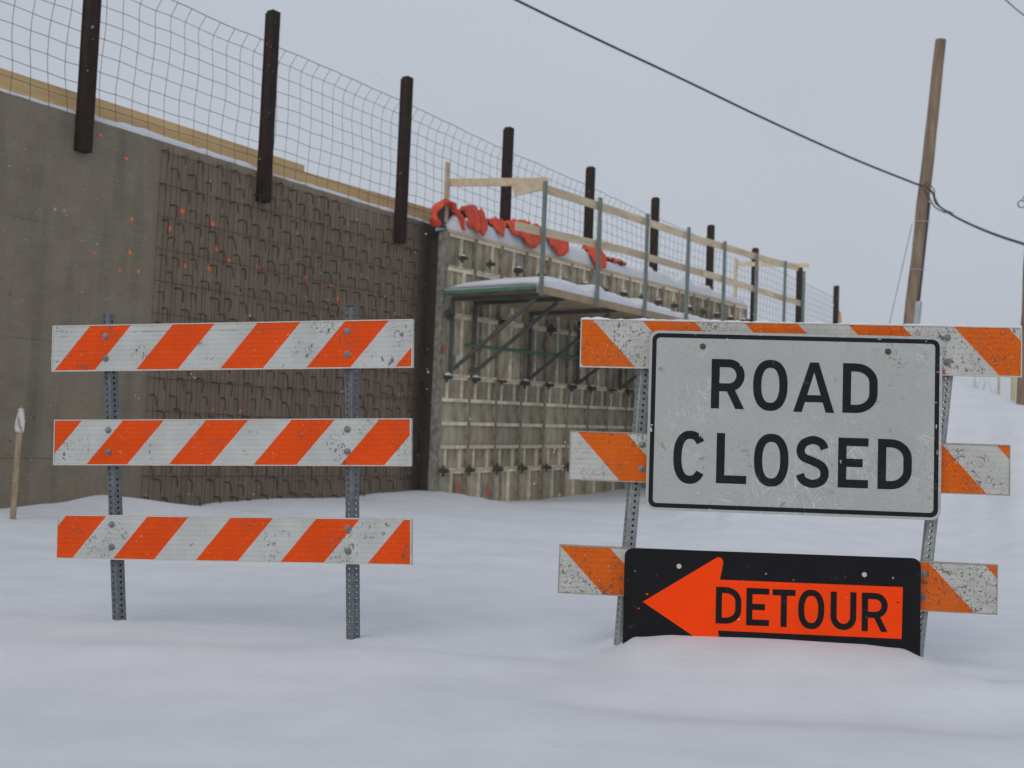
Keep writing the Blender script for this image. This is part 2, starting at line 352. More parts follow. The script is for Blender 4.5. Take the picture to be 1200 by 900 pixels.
def terrain(x, y):
    x = np.asarray(x, float); y = np.asarray(y, float)
    r = np.hypot(x, y)
    z = -.045 + vnoise(x, y*1.6, 3.1, 1)*.09*sst(r, 2, 8) + vnoise(x*.8+y*.3, y*2.2, 1.3, 2)*.028 + vnoise(x, y*1.5, .55, 3)*.006
    # wind-packed waves
    z += np.sin(y*2.3+1.4*np.sin(x*.9)+x*.35)*.012*sst(r, 3, 6)
    t = x*D.x+y*D.y; u = D0+(x*N.x+y*N.y)
    w = np.exp(-(np.maximum(u-.3, 0)/1.3)**2); z = z*(1-w)+drift(t)*w
    # hill on the right
    yy = np.maximum(y, .5); az = 600+F*x/yy; zc = cz(az); yc = cy(az)
    s = sst(y, yc*.30, yc)**1.25; back = 1-.45*sst(y, yc, yc+40)
    side = sst(y, .5, 6)
    z = z + np.where(y > .5, zc*s*back*side, 0)
    # drift against the detour sign
    gx = sst(x, .3, .55)*(1-sst(x, 1.72, 2.15)); ys = PB[0].y+(x-PB[0].x)*(-PB[1].x/PB[1].y)
    dz = szt(x)-(-.045); dy = y-ys
    g = np.where(dy < 0, np.exp(-(dy/.42)**2), np.exp(-(dy/.55)**2))
    z = z*(1-g*gx)+szt(x)*g*gx
    z -= .045*np.exp(-((x-.75)/.55)**2-((y-3.75)/.20)**2)+.05*np.exp(-((x-1.55)/.35)**2-((y-3.72)/.22)**2)
    z += .05*np.exp(-((x-2.0)/.40)**2-((y-4.05-.25*(x-1.7))/.16)**2)
    # little mounds round the left barricade's posts
    for (px_, py_, hh) in ((-1.72, 4.85, .03), (-.69, 4.7, .03)):
        z += hh*.6*np.exp(-((x-px_)/.35)**2-((y-py_+.1)/.22)**2)
    for (px_, py_) in ((-1.725, 4.85), (-.68, 4.72), (.46, 4.64), (1.72, 4.5)):
        z -= .022*np.exp(-((x-px_)/.055)**2-((y-py_)/.06)**2)
    z += .03*np.exp(-((x+1.2)/.9)**2-((y-4.2)/.18)**2) + .02*np.exp(-((x+.3)/.6)**2-((y-4.35)/.15)**2)
    # kicked-up crumbs at the front edge
    z += np.maximum(vnoise(x, y, .07, 5), .12)*.05*np.exp(-((y-2.55)/.12)**2)*(vnoise(x, y, .5, 6) > .0)
    return z
def make_snow():
    az = np.radians(np.concatenate([np.arange(-36, 36, .16), np.arange(36, 324, 3.0)]))
    rr = [.4]
    while rr[-1] < 70: rr.append(rr[-1]*1.013)
    while rr[-1] < 500: rr.append(rr[-1]*1.12)
    rr = np.array(rr); na, nr = len(az), len(rr)
    A, R = np.meshgrid(az, rr); X = np.sin(A)*R; Y = np.cos(A)*R; Z = terrain(X, Y)
    V = np.stack([X, Y, Z], -1).reshape(-1, 3)
    j, i = np.meshgrid(np.arange(na), np.arange(nr-1)); j2 = (j+1) % na
    Fc = np.stack([i*na+j, i*na+j2, (i+1)*na+j2, (i+1)*na+j], -1).reshape(-1, 4)[:, ::-1]
    V = np.vstack([V, [[0, 0, terrain(0, 0)]]]); c = len(V)-1
    me = bpy.data.meshes.new('snow_ground')
    tri = [(c, (k+1) % na, k) for k in range(na)]
    me.from_pydata(V.tolist(), [], Fc.tolist()+tri)
    me.polygons.foreach_set('use_smooth', [True]*len(me.polygons)); me.materials.append(SNOW); me.update()
    if me.polygons[10].normal.z < 0: me.flip_normals()
    return tag(link('snow_ground', me), kind='structure')
make_snow()
def gz(x, y): return float(terrain(np.array([x]), np.array([y]))[0])

# ------------------------------------------------------------------ concrete wall
T0, T1 = -16.0, 36.0; TF = t_at(517, .30, 2.0)                     # formwork starts at TF
WTOP = on_wall(0, 105)[1]; WTOP2 = on_wall(505, 262)[1]
tA, tB = on_wall(0, 105)[0], on_wall(505, 262)[0]
def wtop(t): return WTOP+(WTOP2-WTOP)*(min(max(t, tA), tB+3)-tA)/(tB-tA)
T_SPLIT = on_wall(172, 400)[0]; T_SHADE = TF-.42
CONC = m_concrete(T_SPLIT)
wall = thing('retaining_wall', WP(TF-6, 0, 0), 'long grey concrete retaining wall studded with rusty bent dowels beside the snowy road', 'wall')
mb = MB()
ts = np.linspace(T0, T1, 60); sec = []
for t in ts:
    h = wtop(t); c = .018
    sec.append([(t, 0, -1), (t, 0, h-c), (t, c, h), (t, .34, h), (t, .36, -1)])
vs = [p for s_ in sec for p in s_]
fs = [[i*5+k, (i+1)*5+k, (i+1)*5+k+1, i*5+k+1] for i in range(len(ts)-1) for k in range(4)]
mb.add(vs, fs+[[0, 1, 2, 3, 4], [(len(ts)-1)*5+k for k in (4, 3, 2, 1, 0)]])
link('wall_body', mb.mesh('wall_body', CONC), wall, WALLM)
# snow lying on the top edge
def snow_strip(name, t0, t1, u0, u1, zf, hf, parent, step=.06, seed=0, drop=.012):
    """soft-edged snow slab: u0 back, u1 front"""
    n = max(2, int((t1-t0)/step)); prof = [(0, -.0), (.0, .55), (.12, .9), (.5, 1.0), (.88, .97), (.97, .82), (1.01, .5), (1.0, -.0)]
    vs = []
    for i in range(n+1):
        t = t0+(t1-t0)*i/n; e = min(1, min(i, n-i)/3.0+.05)
        h = hf(t)*(.75+.5*mnoise.noise(Vector((t*1.9, seed, 0)))+.25*mnoise.noise(Vector((t*7, seed, 3))))*math.sqrt(e)
        j = .02*mnoise.noise(Vector((t*5, seed, 9)))
        for (a, b) in prof: vs.append((t, -(u0+(u1-u0+j*(a > .9))*a), zf(t)-drop*(b <= 0)+max(h, .004)*max(b, 0)))
    k = len(prof); fs = [[i*k+q, i*k+q+1, (i+1)*k+q+1, (i+1)*k+q] for i in range(n) for q in range(k-1)]
    fs += [list(range(k)), [n*k+q for q in range(k)][::-1]]
    m = MB(); m.add(vs, fs, 0, True); return link(name, m.mesh(name, SNOW), parent, WALLM)
t354 = t_at(354, 0, 4.1)
snow_strip('snow_cap', T0, t_at(95, 0, 4.1), -.26, -.008, wtop, lambda t: .035, wall, seed=1)
snow_strip('snow_cap', t_at(96, 0, 4.1), t_at(302, 0, 4.1), -.26, -.006, wtop, lambda t: .10-.012*max(0, t-t_at(96, 0, 4.1)), wall, seed=2)
snow_strip('snow_cap', t_at(303, 0, 4.1), TF, -.26, -.012, wtop, lambda t: .03 if t < t354 else .055, wall, seed=3)

# dowels: bars that leave the wall and bend down
hk = MB(); pts = [(0, .02, 0)]+[(0, -.050-.055*math.sin(a), -.055+.055*math.cos(a)) for a in np.linspace(0, math.pi/2, 5)]+[(0, -.107, -.15)]
hk.tube([(a, b*1.15, c) for a, b, c in pts], .0092, 6); HKM = hk.mesh('rebar_dowel', RUST)
spots = []; row = 0; z = 3.98
while z > -.15:
    t = T_SPLIT+.08+(.125 if row % 2 else 0)
    while t < TF-.12:
        spots.append((t+random.gauss(0, .018), z+random.gauss(0, .018)+.0*t)); t += .25
    z -= .198; row += 1
spots = [s_ for s_ in spots if s_[1] < wtop(s_[0])-.1 and s_[1] > gz(*WP(s_[0], .1, 0).xy)-.05]
def hkM(t, z):
    R = Matrix.Rotation(random.gauss(0, .18), 4, 'Z') @ Matrix.Rotation(random.gauss(0, .10), 4, 'Y') @ Matrix.Diagonal((1, random.uniform(.85, 1.1), random.uniform(.7, 1.2), 1))
    return WALLM @ Matrix.Translation((t, 0, z)) @ R
for t, z in spots[:]:
    pass
spots.sort(key=lambda s_: s_[0])
for t, z in spots[:300]: link('rebar_dowel', HKM, wall, hkM(t, z))
rest = MB()
for t, z in spots[300:]:
    m_ = WALLM.inverted() @ hkM(t, z); o_ = len(rest.v)
    rest.add([m_ @ Vector(v) for v in hk.v], hk.f, 0, True)
if rest.v: tag(link('rebar_dowels', rest.mesh('rebar_dowels', RUST), wall, WALLM), kind='stuff')
# vertical and horizontal reinforcing bars in front of the face
gb = MB(); t = T_SPLIT+.02; k = 0
while t < TF-.03:
    zt = wtop(t)-random.uniform(.03, .16)
    gb.tube([(t, -.035-random.random()*.01, -.4), (t+random.gauss(0, .006), -.035, zt*.5), (t+random.gauss(0, .008), -.03, zt)], random.choice((.0028, .0034, .004)), 5)
    t += (.062 if k % 2 else .085)+random.uniform(-.012, .012); k += 1
z = -.1
while z < 4.0:
    gb.tube([(T_SPLIT+.02, -.026, z), ((T_SPLIT+TF)/2, -.028, z+random.gauss(0, .008)), (TF-.05, -.026, z)], .0036, 5); z += .37
tag(link('rebar_grid', gb.mesh('rebar_grid', RUST), wall, WALLM), kind='stuff')
# marking-paint blobs on the concrete
for px, py, r in ((154, 257, 2.2), (140, 317, 2.2), (152, 296, 2), (162, 318, 2.4), (117, 158, 2.2), (148, 186, 1.8), (110, 296, 1.5), (214, 247, 3), (199, 268, 3), (249, 262, 3.2), (217, 312, 3), (268, 306, 3), (302, 313, 3), (254, 293, 2.5), (245, 314, 2.8), (358, 326, 3), (388, 336, 2.6), (396, 350, 3), (338, 300, 2), (250, 480, 2), (282, 482, 2.4), (246, 402, 2)):
    t, z = on_wall(px, py); r_ = r*.0112; n = 9
    vs = [(t+math.cos(a)*r_*random.uniform(.5, 1.2), -.004, z+math.sin(a)*r_*random.uniform(.5, 1.3)) for a in np.linspace(0, 2*math.pi, n, endpoint=False)]
    pb = MB(); pb.add(vs, [list(range(n))[::-1]]); link('paint_mark', pb.mesh('paint_mark', ORPAINT), wall, WALLM)

# snow-covered fill behind the wall
em = MB(); em.box((T0, .37, -1), (T1, 30, WTOP-.12)); 
tag(link('embankment', em.mesh('embankment', SNOW), None, WALLM), kind='structure')

# edge boards standing on the wall top
eb = thing('edge_form', WP(2, -.3, 4.1), 'yellow lumber edge boards standing on top of the concrete wall behind a snow strip', 'lumber edge')
for a, b, top in (((-300, -17), (96, 111), None), ((97, 110), (356, 194), None), ((355, 201), (430, 223), None), ((431, 223), (509, 246), None)):
    (ta, za), (tb, zb) = on_wall(*a, -.3), on_wall(*b, -.3); m = MB()
    m.bar((ta+.006, .3, za-.12), (tb-.006, .3, zb-.12), .038, .24, 0, ch=.003)
    link('board', m.mesh('edge_board', LUMBER), eb, WALLM)

# ------------------------------------------------------------------ wire fence
fence = thing('wire_fence', WP(8, 0, 4.1), 'wavy wire mesh fence on dark rusted steel posts along the top of the retaining wall', 'fence')
post_px = [(-210, -240, 120), (112, -60, 182), (320, 14, 240), (477, 91, 287), (596, 150, 256), (692, 196, 300), (768, 232, 330), (833, 264, 345), (885, 291, 400), (937, 312, 405), (980, 335, 405)]
PT = []
for i, (x, yt, yb) in enumerate(post_px):
    t, zt = on_wall(x, yt, .06); _, zb = on_wall(x, yb, .06)
    if i == 0: t = PT[0][0]-2.7 if PT else t
    PT.append((t, zt, 2.4 if i > 7 else (min(zb, 3.75) if i > 3 else zb)))
PT[0] = (PT[1][0]-2.65, PT[2][1]+.02, PT[1][2]+.2); PT[1] = (PT[1][0], PT[2][1]+.02, PT[1][2])
for t, zt, zb in PT:
    m = MB(); w = .13
    m.box((t-w/2, -.13, zb), (t+w/2, -.022, zt)); m.box((t-w/2-.012, -.021, zb+.002), (t+w/2+.012, -.006, zt-.03))
    link('fence_post', m.mesh('fence_post', POST), fence, WALLM)
_ft = sorted([on_wall(x, y, .0) for x, y in ((-200, -170), (200, 0), (310, 48), (467, 117), (587, 174), (685, 216), (752, 248), (900, 312), (980, 350))])
def ftop(t): return np.interp(t, [p[0] for p in _ft], [p[1] for p in _ft])
for i in range(len(PT)-1):
    ta, tb = PT[i][0], PT[i+1][0]; m = MB(); n = max(6, round((tb-ta)/.205)); rows = 9
    def P(a, r):                                                         # a 0..1 along, r row
        t = ta+(tb-ta)*a; zt = float(ftop(t)); zb = wtop(t)-.03
        q = r/rows; z = zb+(zt-zb)*q
        wv = .016*mnoise.noise(Vector((t*1.6, z*2.2, i)))+.018*math.sin(z*5.2+t*.8)+.006*mnoise.noise(Vector((t*9, z*5, 4)))
        z += .016*mnoise.noise(Vector((t*3.1, z*1.5, 7)))
        return (t+wv+.10*max(0, q-.87)/.13, .010+.02*mnoise.noise(Vector((t, z*2, 2)))-.02*max(0, q-.87)/.13, z)
    for k in range(n+1):
        m.tube([P(k/n, r*.5) for r in range(0, rows*2+1)], .0036, 4, smooth=False)
    for r in range(1, rows+1):
        m.tube([P(k/(n*2), r) for k in range(n*2+1)], .0036 if r < rows else .005, 4, smooth=False)
    link('wire_mesh', m.mesh('wire_mesh', WIRE), fence, WALLM)

# ------------------------------------------------------------------ formwork
GR = .024; UF = .30; NC = 16; CW = .7
def fz(t): return (t-TF)*GR
TIER = [(3.395, 3.90, 'v'), (2.69, 3.39, 'v'), (1.765, 2.685, 'v'), (.355, 1.76, 'h'), (-.55, .35, 'v')]
form = thing('wall_formwork', WP(TF+2, UF, 0), 'dirty ribbed steel concrete formwork panels stacked on the wall behind the work platform', 'formwork')
def panel_mesh(h, kind, var):
    m = MB(); w = CW-.006; dp = .042
    m.box((0, .0, 0), (w, .012, h), 0)                                    # plate (y=0 front)
    m.box((0, -dp, 0), (.035, -.001, h), 2); m.box((w-.035, -dp, 0), (w, -.001, h), 2)
    lt = 1
    m.box((.036, -dp+.004, h-.045), (w-.036, -.001, h), lt); m.box((.036, -dp+.004, 0), (w-.036, -.001, .03), lt)
    if kind == 'h':
        n = 4
        for k in range(1, n):
            z = h*k/n; m.box((.036, -dp-.006, z-.026), (w-.036, -.001, z+.026), lt)
        for z0, z1 in ((0.031, h/n-.027), (h*(n-1)/n+.027, h-.046)):
            for fx in (.22, .74): m.box((w*fx, -dp+.012, z0), (w*fx+.035, -.001, z1), lt)
        if var: m.box((w*.5, -dp+.012, h/2+.027), (w*.5+.03, -.001, h*.75-.027), 2)
    else:
        for fx, wd, mi in ((.47, .05, 1),) if not var else ((.33, .03, 2), (.62, .045, 1)):
            m.box((w*fx, -dp+.008, .031), (w*fx+wd, -.001, h-.046), mi)
    return m.mesh('form_panel', [FPLATE, FRIB, FRAMEM])
for z0, z1, kind in TIER:
    ms = [panel_mesh(z1-z0, kind, v) for v in (0, 1)]
    for c in range(NC):
        t = TF+c*CW
        Mx = WALLM @ Matrix.Translation((t+.003, -UF+.0+random.uniform(-.006, .006), z0+fz(t))) @ Matrix.Rotation(-math.atan(GR), 4, 'Y') @ Matrix.Rotation(random.gauss(0, .006), 4, 'Z')
        link('form_panel', random.choice(ms), form, Mx)
# side return closing the end, and back-up wall mass behind the panels
DARKT = simple('shade_toned_timber', (.040, .029, .022), (.018, .014, .011), 3, .8)  # shade on the side return is put into this dark timber colour
SPECK = simple('mortar_splashed_timber', (.30, .29, .25), (.12, .105, .085), 12, .85)
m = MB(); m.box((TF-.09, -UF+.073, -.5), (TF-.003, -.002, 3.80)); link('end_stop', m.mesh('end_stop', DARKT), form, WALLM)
for za, zb in ((-.5, 1.55), (1.553, 3.90)):
    m = MB(); m.box((TF-.10, -UF-.04, za), (TF-.004, -UF+.07, zb)); bevel(link('corner_post', m.mesh('corner_post', SPECK), form, WALLM), .006)
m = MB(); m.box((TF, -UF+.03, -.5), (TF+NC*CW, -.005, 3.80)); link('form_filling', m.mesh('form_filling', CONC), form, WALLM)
cl = MB()
for k in (0,):
    cl.box((-.05, -.10, -.05), (.05, 0, .05)); cl.bar((0, -.05, -.12), (0, -.05, .11), .035, .03); cl.tube([(-.09, -.11, .02), (.09, -.11, -.02)], .018, 6); cl.disc((0, -.10, 0), .045, .05, 8)
CLM = cl.mesh('form_clamp', CLAMP)
st = MB(); 
def tuft(m, c, r, n=7):
    c = Vector(c); vs = []; fs = []
    for j in range(4):
        a = j/3*math.pi*.5
        for k in range(n): vs.append(c+Vector((math.cos(k*2*math.pi/n)*r*math.cos(a)*1.3, math.sin(k*2*math.pi/n)*r*math.cos(a), r*.8*math.sin(a))))
    for j in range(3):
        for k in range(n): fs.append([j*n+k, j*n+(k+1)%n, (j+1)*n+(k+1)%n, (j+1)*n+k])
    m.add(vs, fs, 0, True)
for zc in (3.55, 1.74, .36, 2.68):
    for c in range(NC+1):
        if zc == 2.68 and c % 2: continue
        t = TF+c*CW+random.uniform(-.04, .04)+(.3 if zc == 3.55 else 0); z = zc+fz(t)
        sc = random.uniform(.45, .85)
        link('form_clamp', CLM, form, WALLM @ Matrix.Translation((t, -UF-.055, z)) @ Matrix.Diagonal((sc, 1, sc, 1)))
        if zc > 1 and random.random() < .6: tuft(st, (t, -UF-.12, z+.05*sc), random.uniform(.03, .055))
tag(link('snow_tuft', st.mesh('snow_tuft', SNOW), form, WALLM), kind='stuff')
for px, py, hh in ((536, 572, 18), (571, 574, 16), (578, 397, 10), (640, 404, 12), (521, 411, 9), (612, 430, 8), (612, 388, 8), (560, 509, 3)):
    t, z = on_wall(px, py, UF+.07); n = 10; s_ = hh*.0065
    vs = [(t+math.cos(a)*s_*.55*random.uniform(.6, 1.2), -UF-.0735, z+math.sin(a)*s_*random.uniform(.7, 1.25)) for a in np.linspace(0, 2*math.pi, n, endpoint=False)]
    rm = MB(); rm.add(vs, [list(range(n))[::-1]]); link('spray_mark', rm.mesh('spray_mark', RED), form, WALLM)
m = MB(); t, z = on_wall(537, 421, UF+.09); m.box((t-.06, -UF-.10, z-.09), (t+.06, -UF-.095, z+.06)); link('white_tag', m.mesh('white_tag', RIBBON), form, WALLM)
# top timber and snow bank on top
def BANK(t): return .36-.012*(t-TF)+.05*math.sin(t*1.3)
m = MB()
for c in range(0, NC, 4):
    ta, tb = TF+c*CW+.004, min(TF+(c+4)*CW-.004, TF+NC*CW); m.bar((ta, -UF+.02, 3.93+fz(ta)), (tb, -UF+.02, 3.93+fz(tb)), .12, .05, ch=.004)
link('top_timber', m.mesh('top_timber', PINE), form, WALLM)
snow_strip('snow_cap', TF-.02, TF+NC*CW, .10, UF+.02, lambda t: 3.955+fz(t), lambda t: BANK(t), form, .08, seed=5)

# ------------------------------------------------------------------ orange tarps
def tarp(pxa, pxb, ua, ub, seed, lift, label, front=0.0):
    """crumpled sheet lying over the snow bank: t from pixel columns, u from back to front, hanging over the edge by front"""
    ta, tb = t_at(pxa, .30, 4.1), t_at(pxb, .30, 4.1); n, k = 34, 22; vs = []
    for i in range(n+1):
        a = -1+2*i/n
        for j in range(k+1):
            b = -1+2*j/k
            q = max(abs(a), abs(b)); l = math.hypot(a, b)+1e-6; x, y = a*q/l, b*q/l          # square -> disc
            an = math.atan2(y, x); R = 1+.22*mnoise.noise(Vector((math.cos(an)*1.5, math.sin(an)*1.5, seed)))+.06*mnoise.noise(Vector((math.cos(an)*5, math.sin(an)*5, seed)))
            x *= R; y *= R
            t = (ta+tb)/2+(tb-ta)/2*x; u = (ua+ub)/2+(ub-ua)/2*y
            rd = 1-abs(mnoise.noise(Vector((x*2.2+seed*3, y*1.3+x*1.2, seed))))*2.2
            z = 3.965+fz(t)+BANK(t)*.90+lift*(.35+.65*rd)*(1-.5*q**3)-.03+.055*(.5-abs(mnoise.noise(Vector((x*3.5+y, y*3.5, seed))))*2)
            over = max(0, u-(UF+.02)); z -= over*2.4*(1 if front else .4); u = min(u, UF+.10+.03*math.sin(x*4+seed)+.1*over)
            vs.append((t, -u, z))
    mm = MB(); mm.add(vs, [[i*(k+1)+j, i*(k+1)+j+1, (i+1)*(k+1)+j+1, (i+1)*(k+1)+j] for i in range(n) for j in range(k)], 0, True)
    o = link('tarp', mm.mesh('tarp', [TARP, TARPD]), None, WALLM)
    sl = o.modifiers.new('thick', 'SOLIDIFY'); sl.thickness = .03; sl.offset = -1; sl.material_offset_rim = 0; sl.material_offset = 1
    return tag(o, label, 'tarp', 'orange tarps under snow on the formwork')
def tarp_hoop():                                                          # folded roll at the end: an arch of thick cloth with a dark mouth
    m = MB(); n = 48; k = 16
    cl_ = [(513, 265), (509, 257), (510, 247), (516, 239), (523, 236), (530, 240), (535, 248), (539, 258), (543, 270)]
    P_ = [on_wall(x, y, .32) for x, y in cl_]; vs = []
    L = len(P_)-1; c0 = (sum(p[0] for p in P_)/len(P_), P_[0][1]+.05)
    for i in range(n+1):
        q = i/n*L; a = min(int(q), L-1); f = q-a; t = P_[a][0]*(1-f)+P_[a+1][0]*f; z = P_[a][1]*(1-f)+P_[a+1][1]*f
        cx, cz_ = t-c0[0], z-c0[1]; nn = math.hypot(cx, cz_)+1e-4
        for j in range(k):
            b = 2*math.pi*j/k; r = .038*(1+.6*mnoise.noise(Vector((t*6, z*6, math.sin(b)*1.5))))+.007*math.sin(b*3+q*2)
            vs.append((t+r*math.cos(b)*cx/nn, -(.31+.075*math.sin(b)*(1+.4*math.sin(q*3))), z+r*math.cos(b)*cz_/nn))
    m.add(vs, [[i*k+j, i*k+(j+1)%k, (i+1)*k+(j+1)%k, (i+1)*k+j] for i in range(n) for j in range(k)], 0, True)
    m.add(vs[:k], [list(range(k))[::-1]], 0); m.add(vs[-k:], [list(range(k))], 0)
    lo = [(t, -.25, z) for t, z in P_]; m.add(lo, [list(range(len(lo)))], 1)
    return tag(link('tarp', m.mesh('tarp', [TARP, TARPD]), None, WALLM), 'orange tarp rolled into a dark-mouthed hoop at the wall end of the formwork', 'tarp', 'orange tarps under snow on the formwork')
tarp_hoop()
tarp(541, 570, .10, .44, 1, .22, 'long orange tarp fold lying just right of the wooden end post', 1)
tarp(575, 592, .12, .40, 2.3, .14, 'short narrow orange tarp fold between the two larger tarp folds', 1)
tarp(592, 638, .08, .46, 3.1, .17, 'bulging orange tarp fold over the formwork edge left of the first steel guard post', 1)
tarp(636, 665, .12, .44, 4.7, .10, 'orange tarp fold just right of the first steel guard post', 1)
tarp(686, 709, .1, .45, 5.2, .12, 'small orange tarp flap behind the second steel guard post', 1)
tarp(714, 733, .12, .36, 6.9, .06, 'smallest and farthest orange tarp scrap poking out of the snow')

# ------------------------------------------------------------------ work platform
UD = 2.0; ZD = 2.98
plat = thing('work_platform', WP(TF+1, UF+.8, ZD), 'snow covered scaffold work platform with pine guard rails bracketed to the formwork', 'platform')
gp_px = [(636, 213, 338), (698, 231, 352), (756, 251, 362), (803, 266, 372), (847, 283, 378), (884, 298, 390), (918, 306, 395), (940, 318, 398)]
GP = []
for x, yt, yb in gp_px:
    t, zt = on_wall(x, yt, UD); GP.append((t, zt))
for i in range(8): GP[i] = (GP[0][0]+(GP[6][0]-GP[0][0])*i/6 if i < 7 else GP[7][0], GP[i][1])
TD0 = TF-.06; TD1 = t_at(872, UD, 3.0)+.9
def zd(t): return ZD+(t-TF)*.012
for c, (ua, ub) in enumerate(((UF+.09, .86), (.87, 1.24), (1.25, 1.62), (1.63, UD-.03))):
    seg = [TD0+.05*c, TD0+3.7, TD0+7.4, TD1]
    for a, b in zip(seg[:-1], seg[1:]):
        m = MB(); m.bar((a+.006, -(ua+ub)/2, zd(a)), (b-.006, -(ua+ub)/2, zd(b)), ub-ua-.004, .045, ch=.003)
        link('deck_plank', m.mesh('deck_plank', PLY), plat, WALLM)
m = MB(); m.bar((TD0-.035, -UF-.09, zd(TD0)+.005), (TD0-.035, -UD, zd(TD0)+.005), .04, .05); link('end_trim', m.mesh('end_trim', GREEN), plat, WALLM)
m = MB(); m.bar((TD0, -UD-.002, zd(TD0)-.01), (TD1, -UD-.002, zd(TD1)-.01), .035, .11, ch=.003); link('edge_plank', m.mesh('edge_plank', PLY), plat, WALLM)
snow_strip('snow_cap', TD0-.03, TD1, UF+.08, UD-.0, lambda t: zd(t)+.024, lambda t: .27-.04*sst(t, TF+1, TF+3)+.03*math.sin(t*.9+1), plat, .08, seed=8)
for i, (t, zt) in enumerate(GP):
    m = MB(); m.box((t-.024, -UD-.070, zd(t)-.10), (t+.024, -UD-.022, zt)); 
    link('guard_post', m.mesh('guard_post', GSTEEL), plat, WALLM)
for i in range(7):                                                        # wall brackets
    t = GP[0][0]+(GP[1][0]-GP[0][0])*(i-.55); zb = zd(t)-.035
    if t < TD0: t = TD0+.15
    br = link('bracket', None, plat, WALLM @ Matrix.Translation((t, -UF, zb)))
    bm_ = WM[br.name]
    for nm, a, b, w, h in (('bracket_arm', (0, -.075, -.03), (0, -(UD-UF), -.03), .05, .06), ('bracket_leg', (0, -.10, -.04), (0, -.10, -1.12), .05, .05), ('bracket_brace', (0, -.14, -1.08), (0, -(UD-UF-.12), -.08), .05, .05)):
        m = MB(); m.bar(a, b, w, h, ch=.004); link(nm, m.mesh(nm, DSTEEL), br, bm_)
m = MB(); (ta, za), (tb, zb) = on_wall(543, 404, UF+.12), on_wall(690, 421, UF+.12); m.tube([(ta, -UF-.15, za), (tb+4, -UF-.15, zb+(zb-za)*4/(tb-ta))], .027, 8); link('tie_tube', m.mesh('tie_tube', GREEN), plat, WALLM)
# guard rails: spliced boards on the inside of the posts
def rails(pts, hgt, u=UD):
    T = [on_wall(x, y, u) for x, y in pts]
    for i in range(len(T)-1):
        a, b = T[i], T[i+1]; du = .02*(i % 2); m = MB()
        m.bar((a[0]-.10, -(u-.0-.012-du), a[1]), (b[0]+.10, -(u-.0-.012-du), b[1]), .018, hgt, ch=.003)
        link('guard_board', m.mesh('guard_board', PINE), plat, WALLM)
rails(((641, 222), (733, 251), (828, 283), (905, 306), (935, 313)), .125)
rails(((610, 266), (733, 293), (828, 321), (905, 345), (938, 355)), .12)
(ta, za), (tb, zb) = on_wall(525, 214, UF-.1), on_wall(642, 213, UD+.03)
m = MB(); m.bar((ta, -(UF-.1), za), (tb, -(UD+.03), zb), .02, .12, ch=.003); link('guard_board', m.mesh('guard_board', PINE), plat, WALLM)
m = MB(); (tc_, zc_) = on_wall(626, 222, UD); m.bar((tc_, -(UD-.35), zc_), (tb-.02, -(UD+.01), zb-.05), .03, .13, ch=.003); link('guard_board', m.mesh('guard_board', PINE), plat, WALLM)
(ta, za), (_, zb) = on_wall(522.5, 191, UF-.1), on_wall(522.5, 262, UF-.1); m = MB(); m.bar((ta, -(UF-.06), zb), (ta, -(UF-.06), za), .085, .04, ch=.003); link('wooden_post', m.mesh('wooden_post', PINE), plat, WALLM)
(ta, za), (tb, zb) = on_wall(864, 309, UF), on_wall(948, 311, UD+.03)
m = MB(); m.bar((ta, -UF, za), (tb, -(UD+.03), zb), .02, .10, ch=.003); link('guard_board', m.mesh('guard_board', PINE), plat, WALLM)
m = MB(); m.bar((ta, -UF+.03, 3.9), (ta, -UF+.03, za+.12), .085, .04, ch=.003); link('wooden_post', m.mesh('wooden_post', PINE), plat, WALLM)

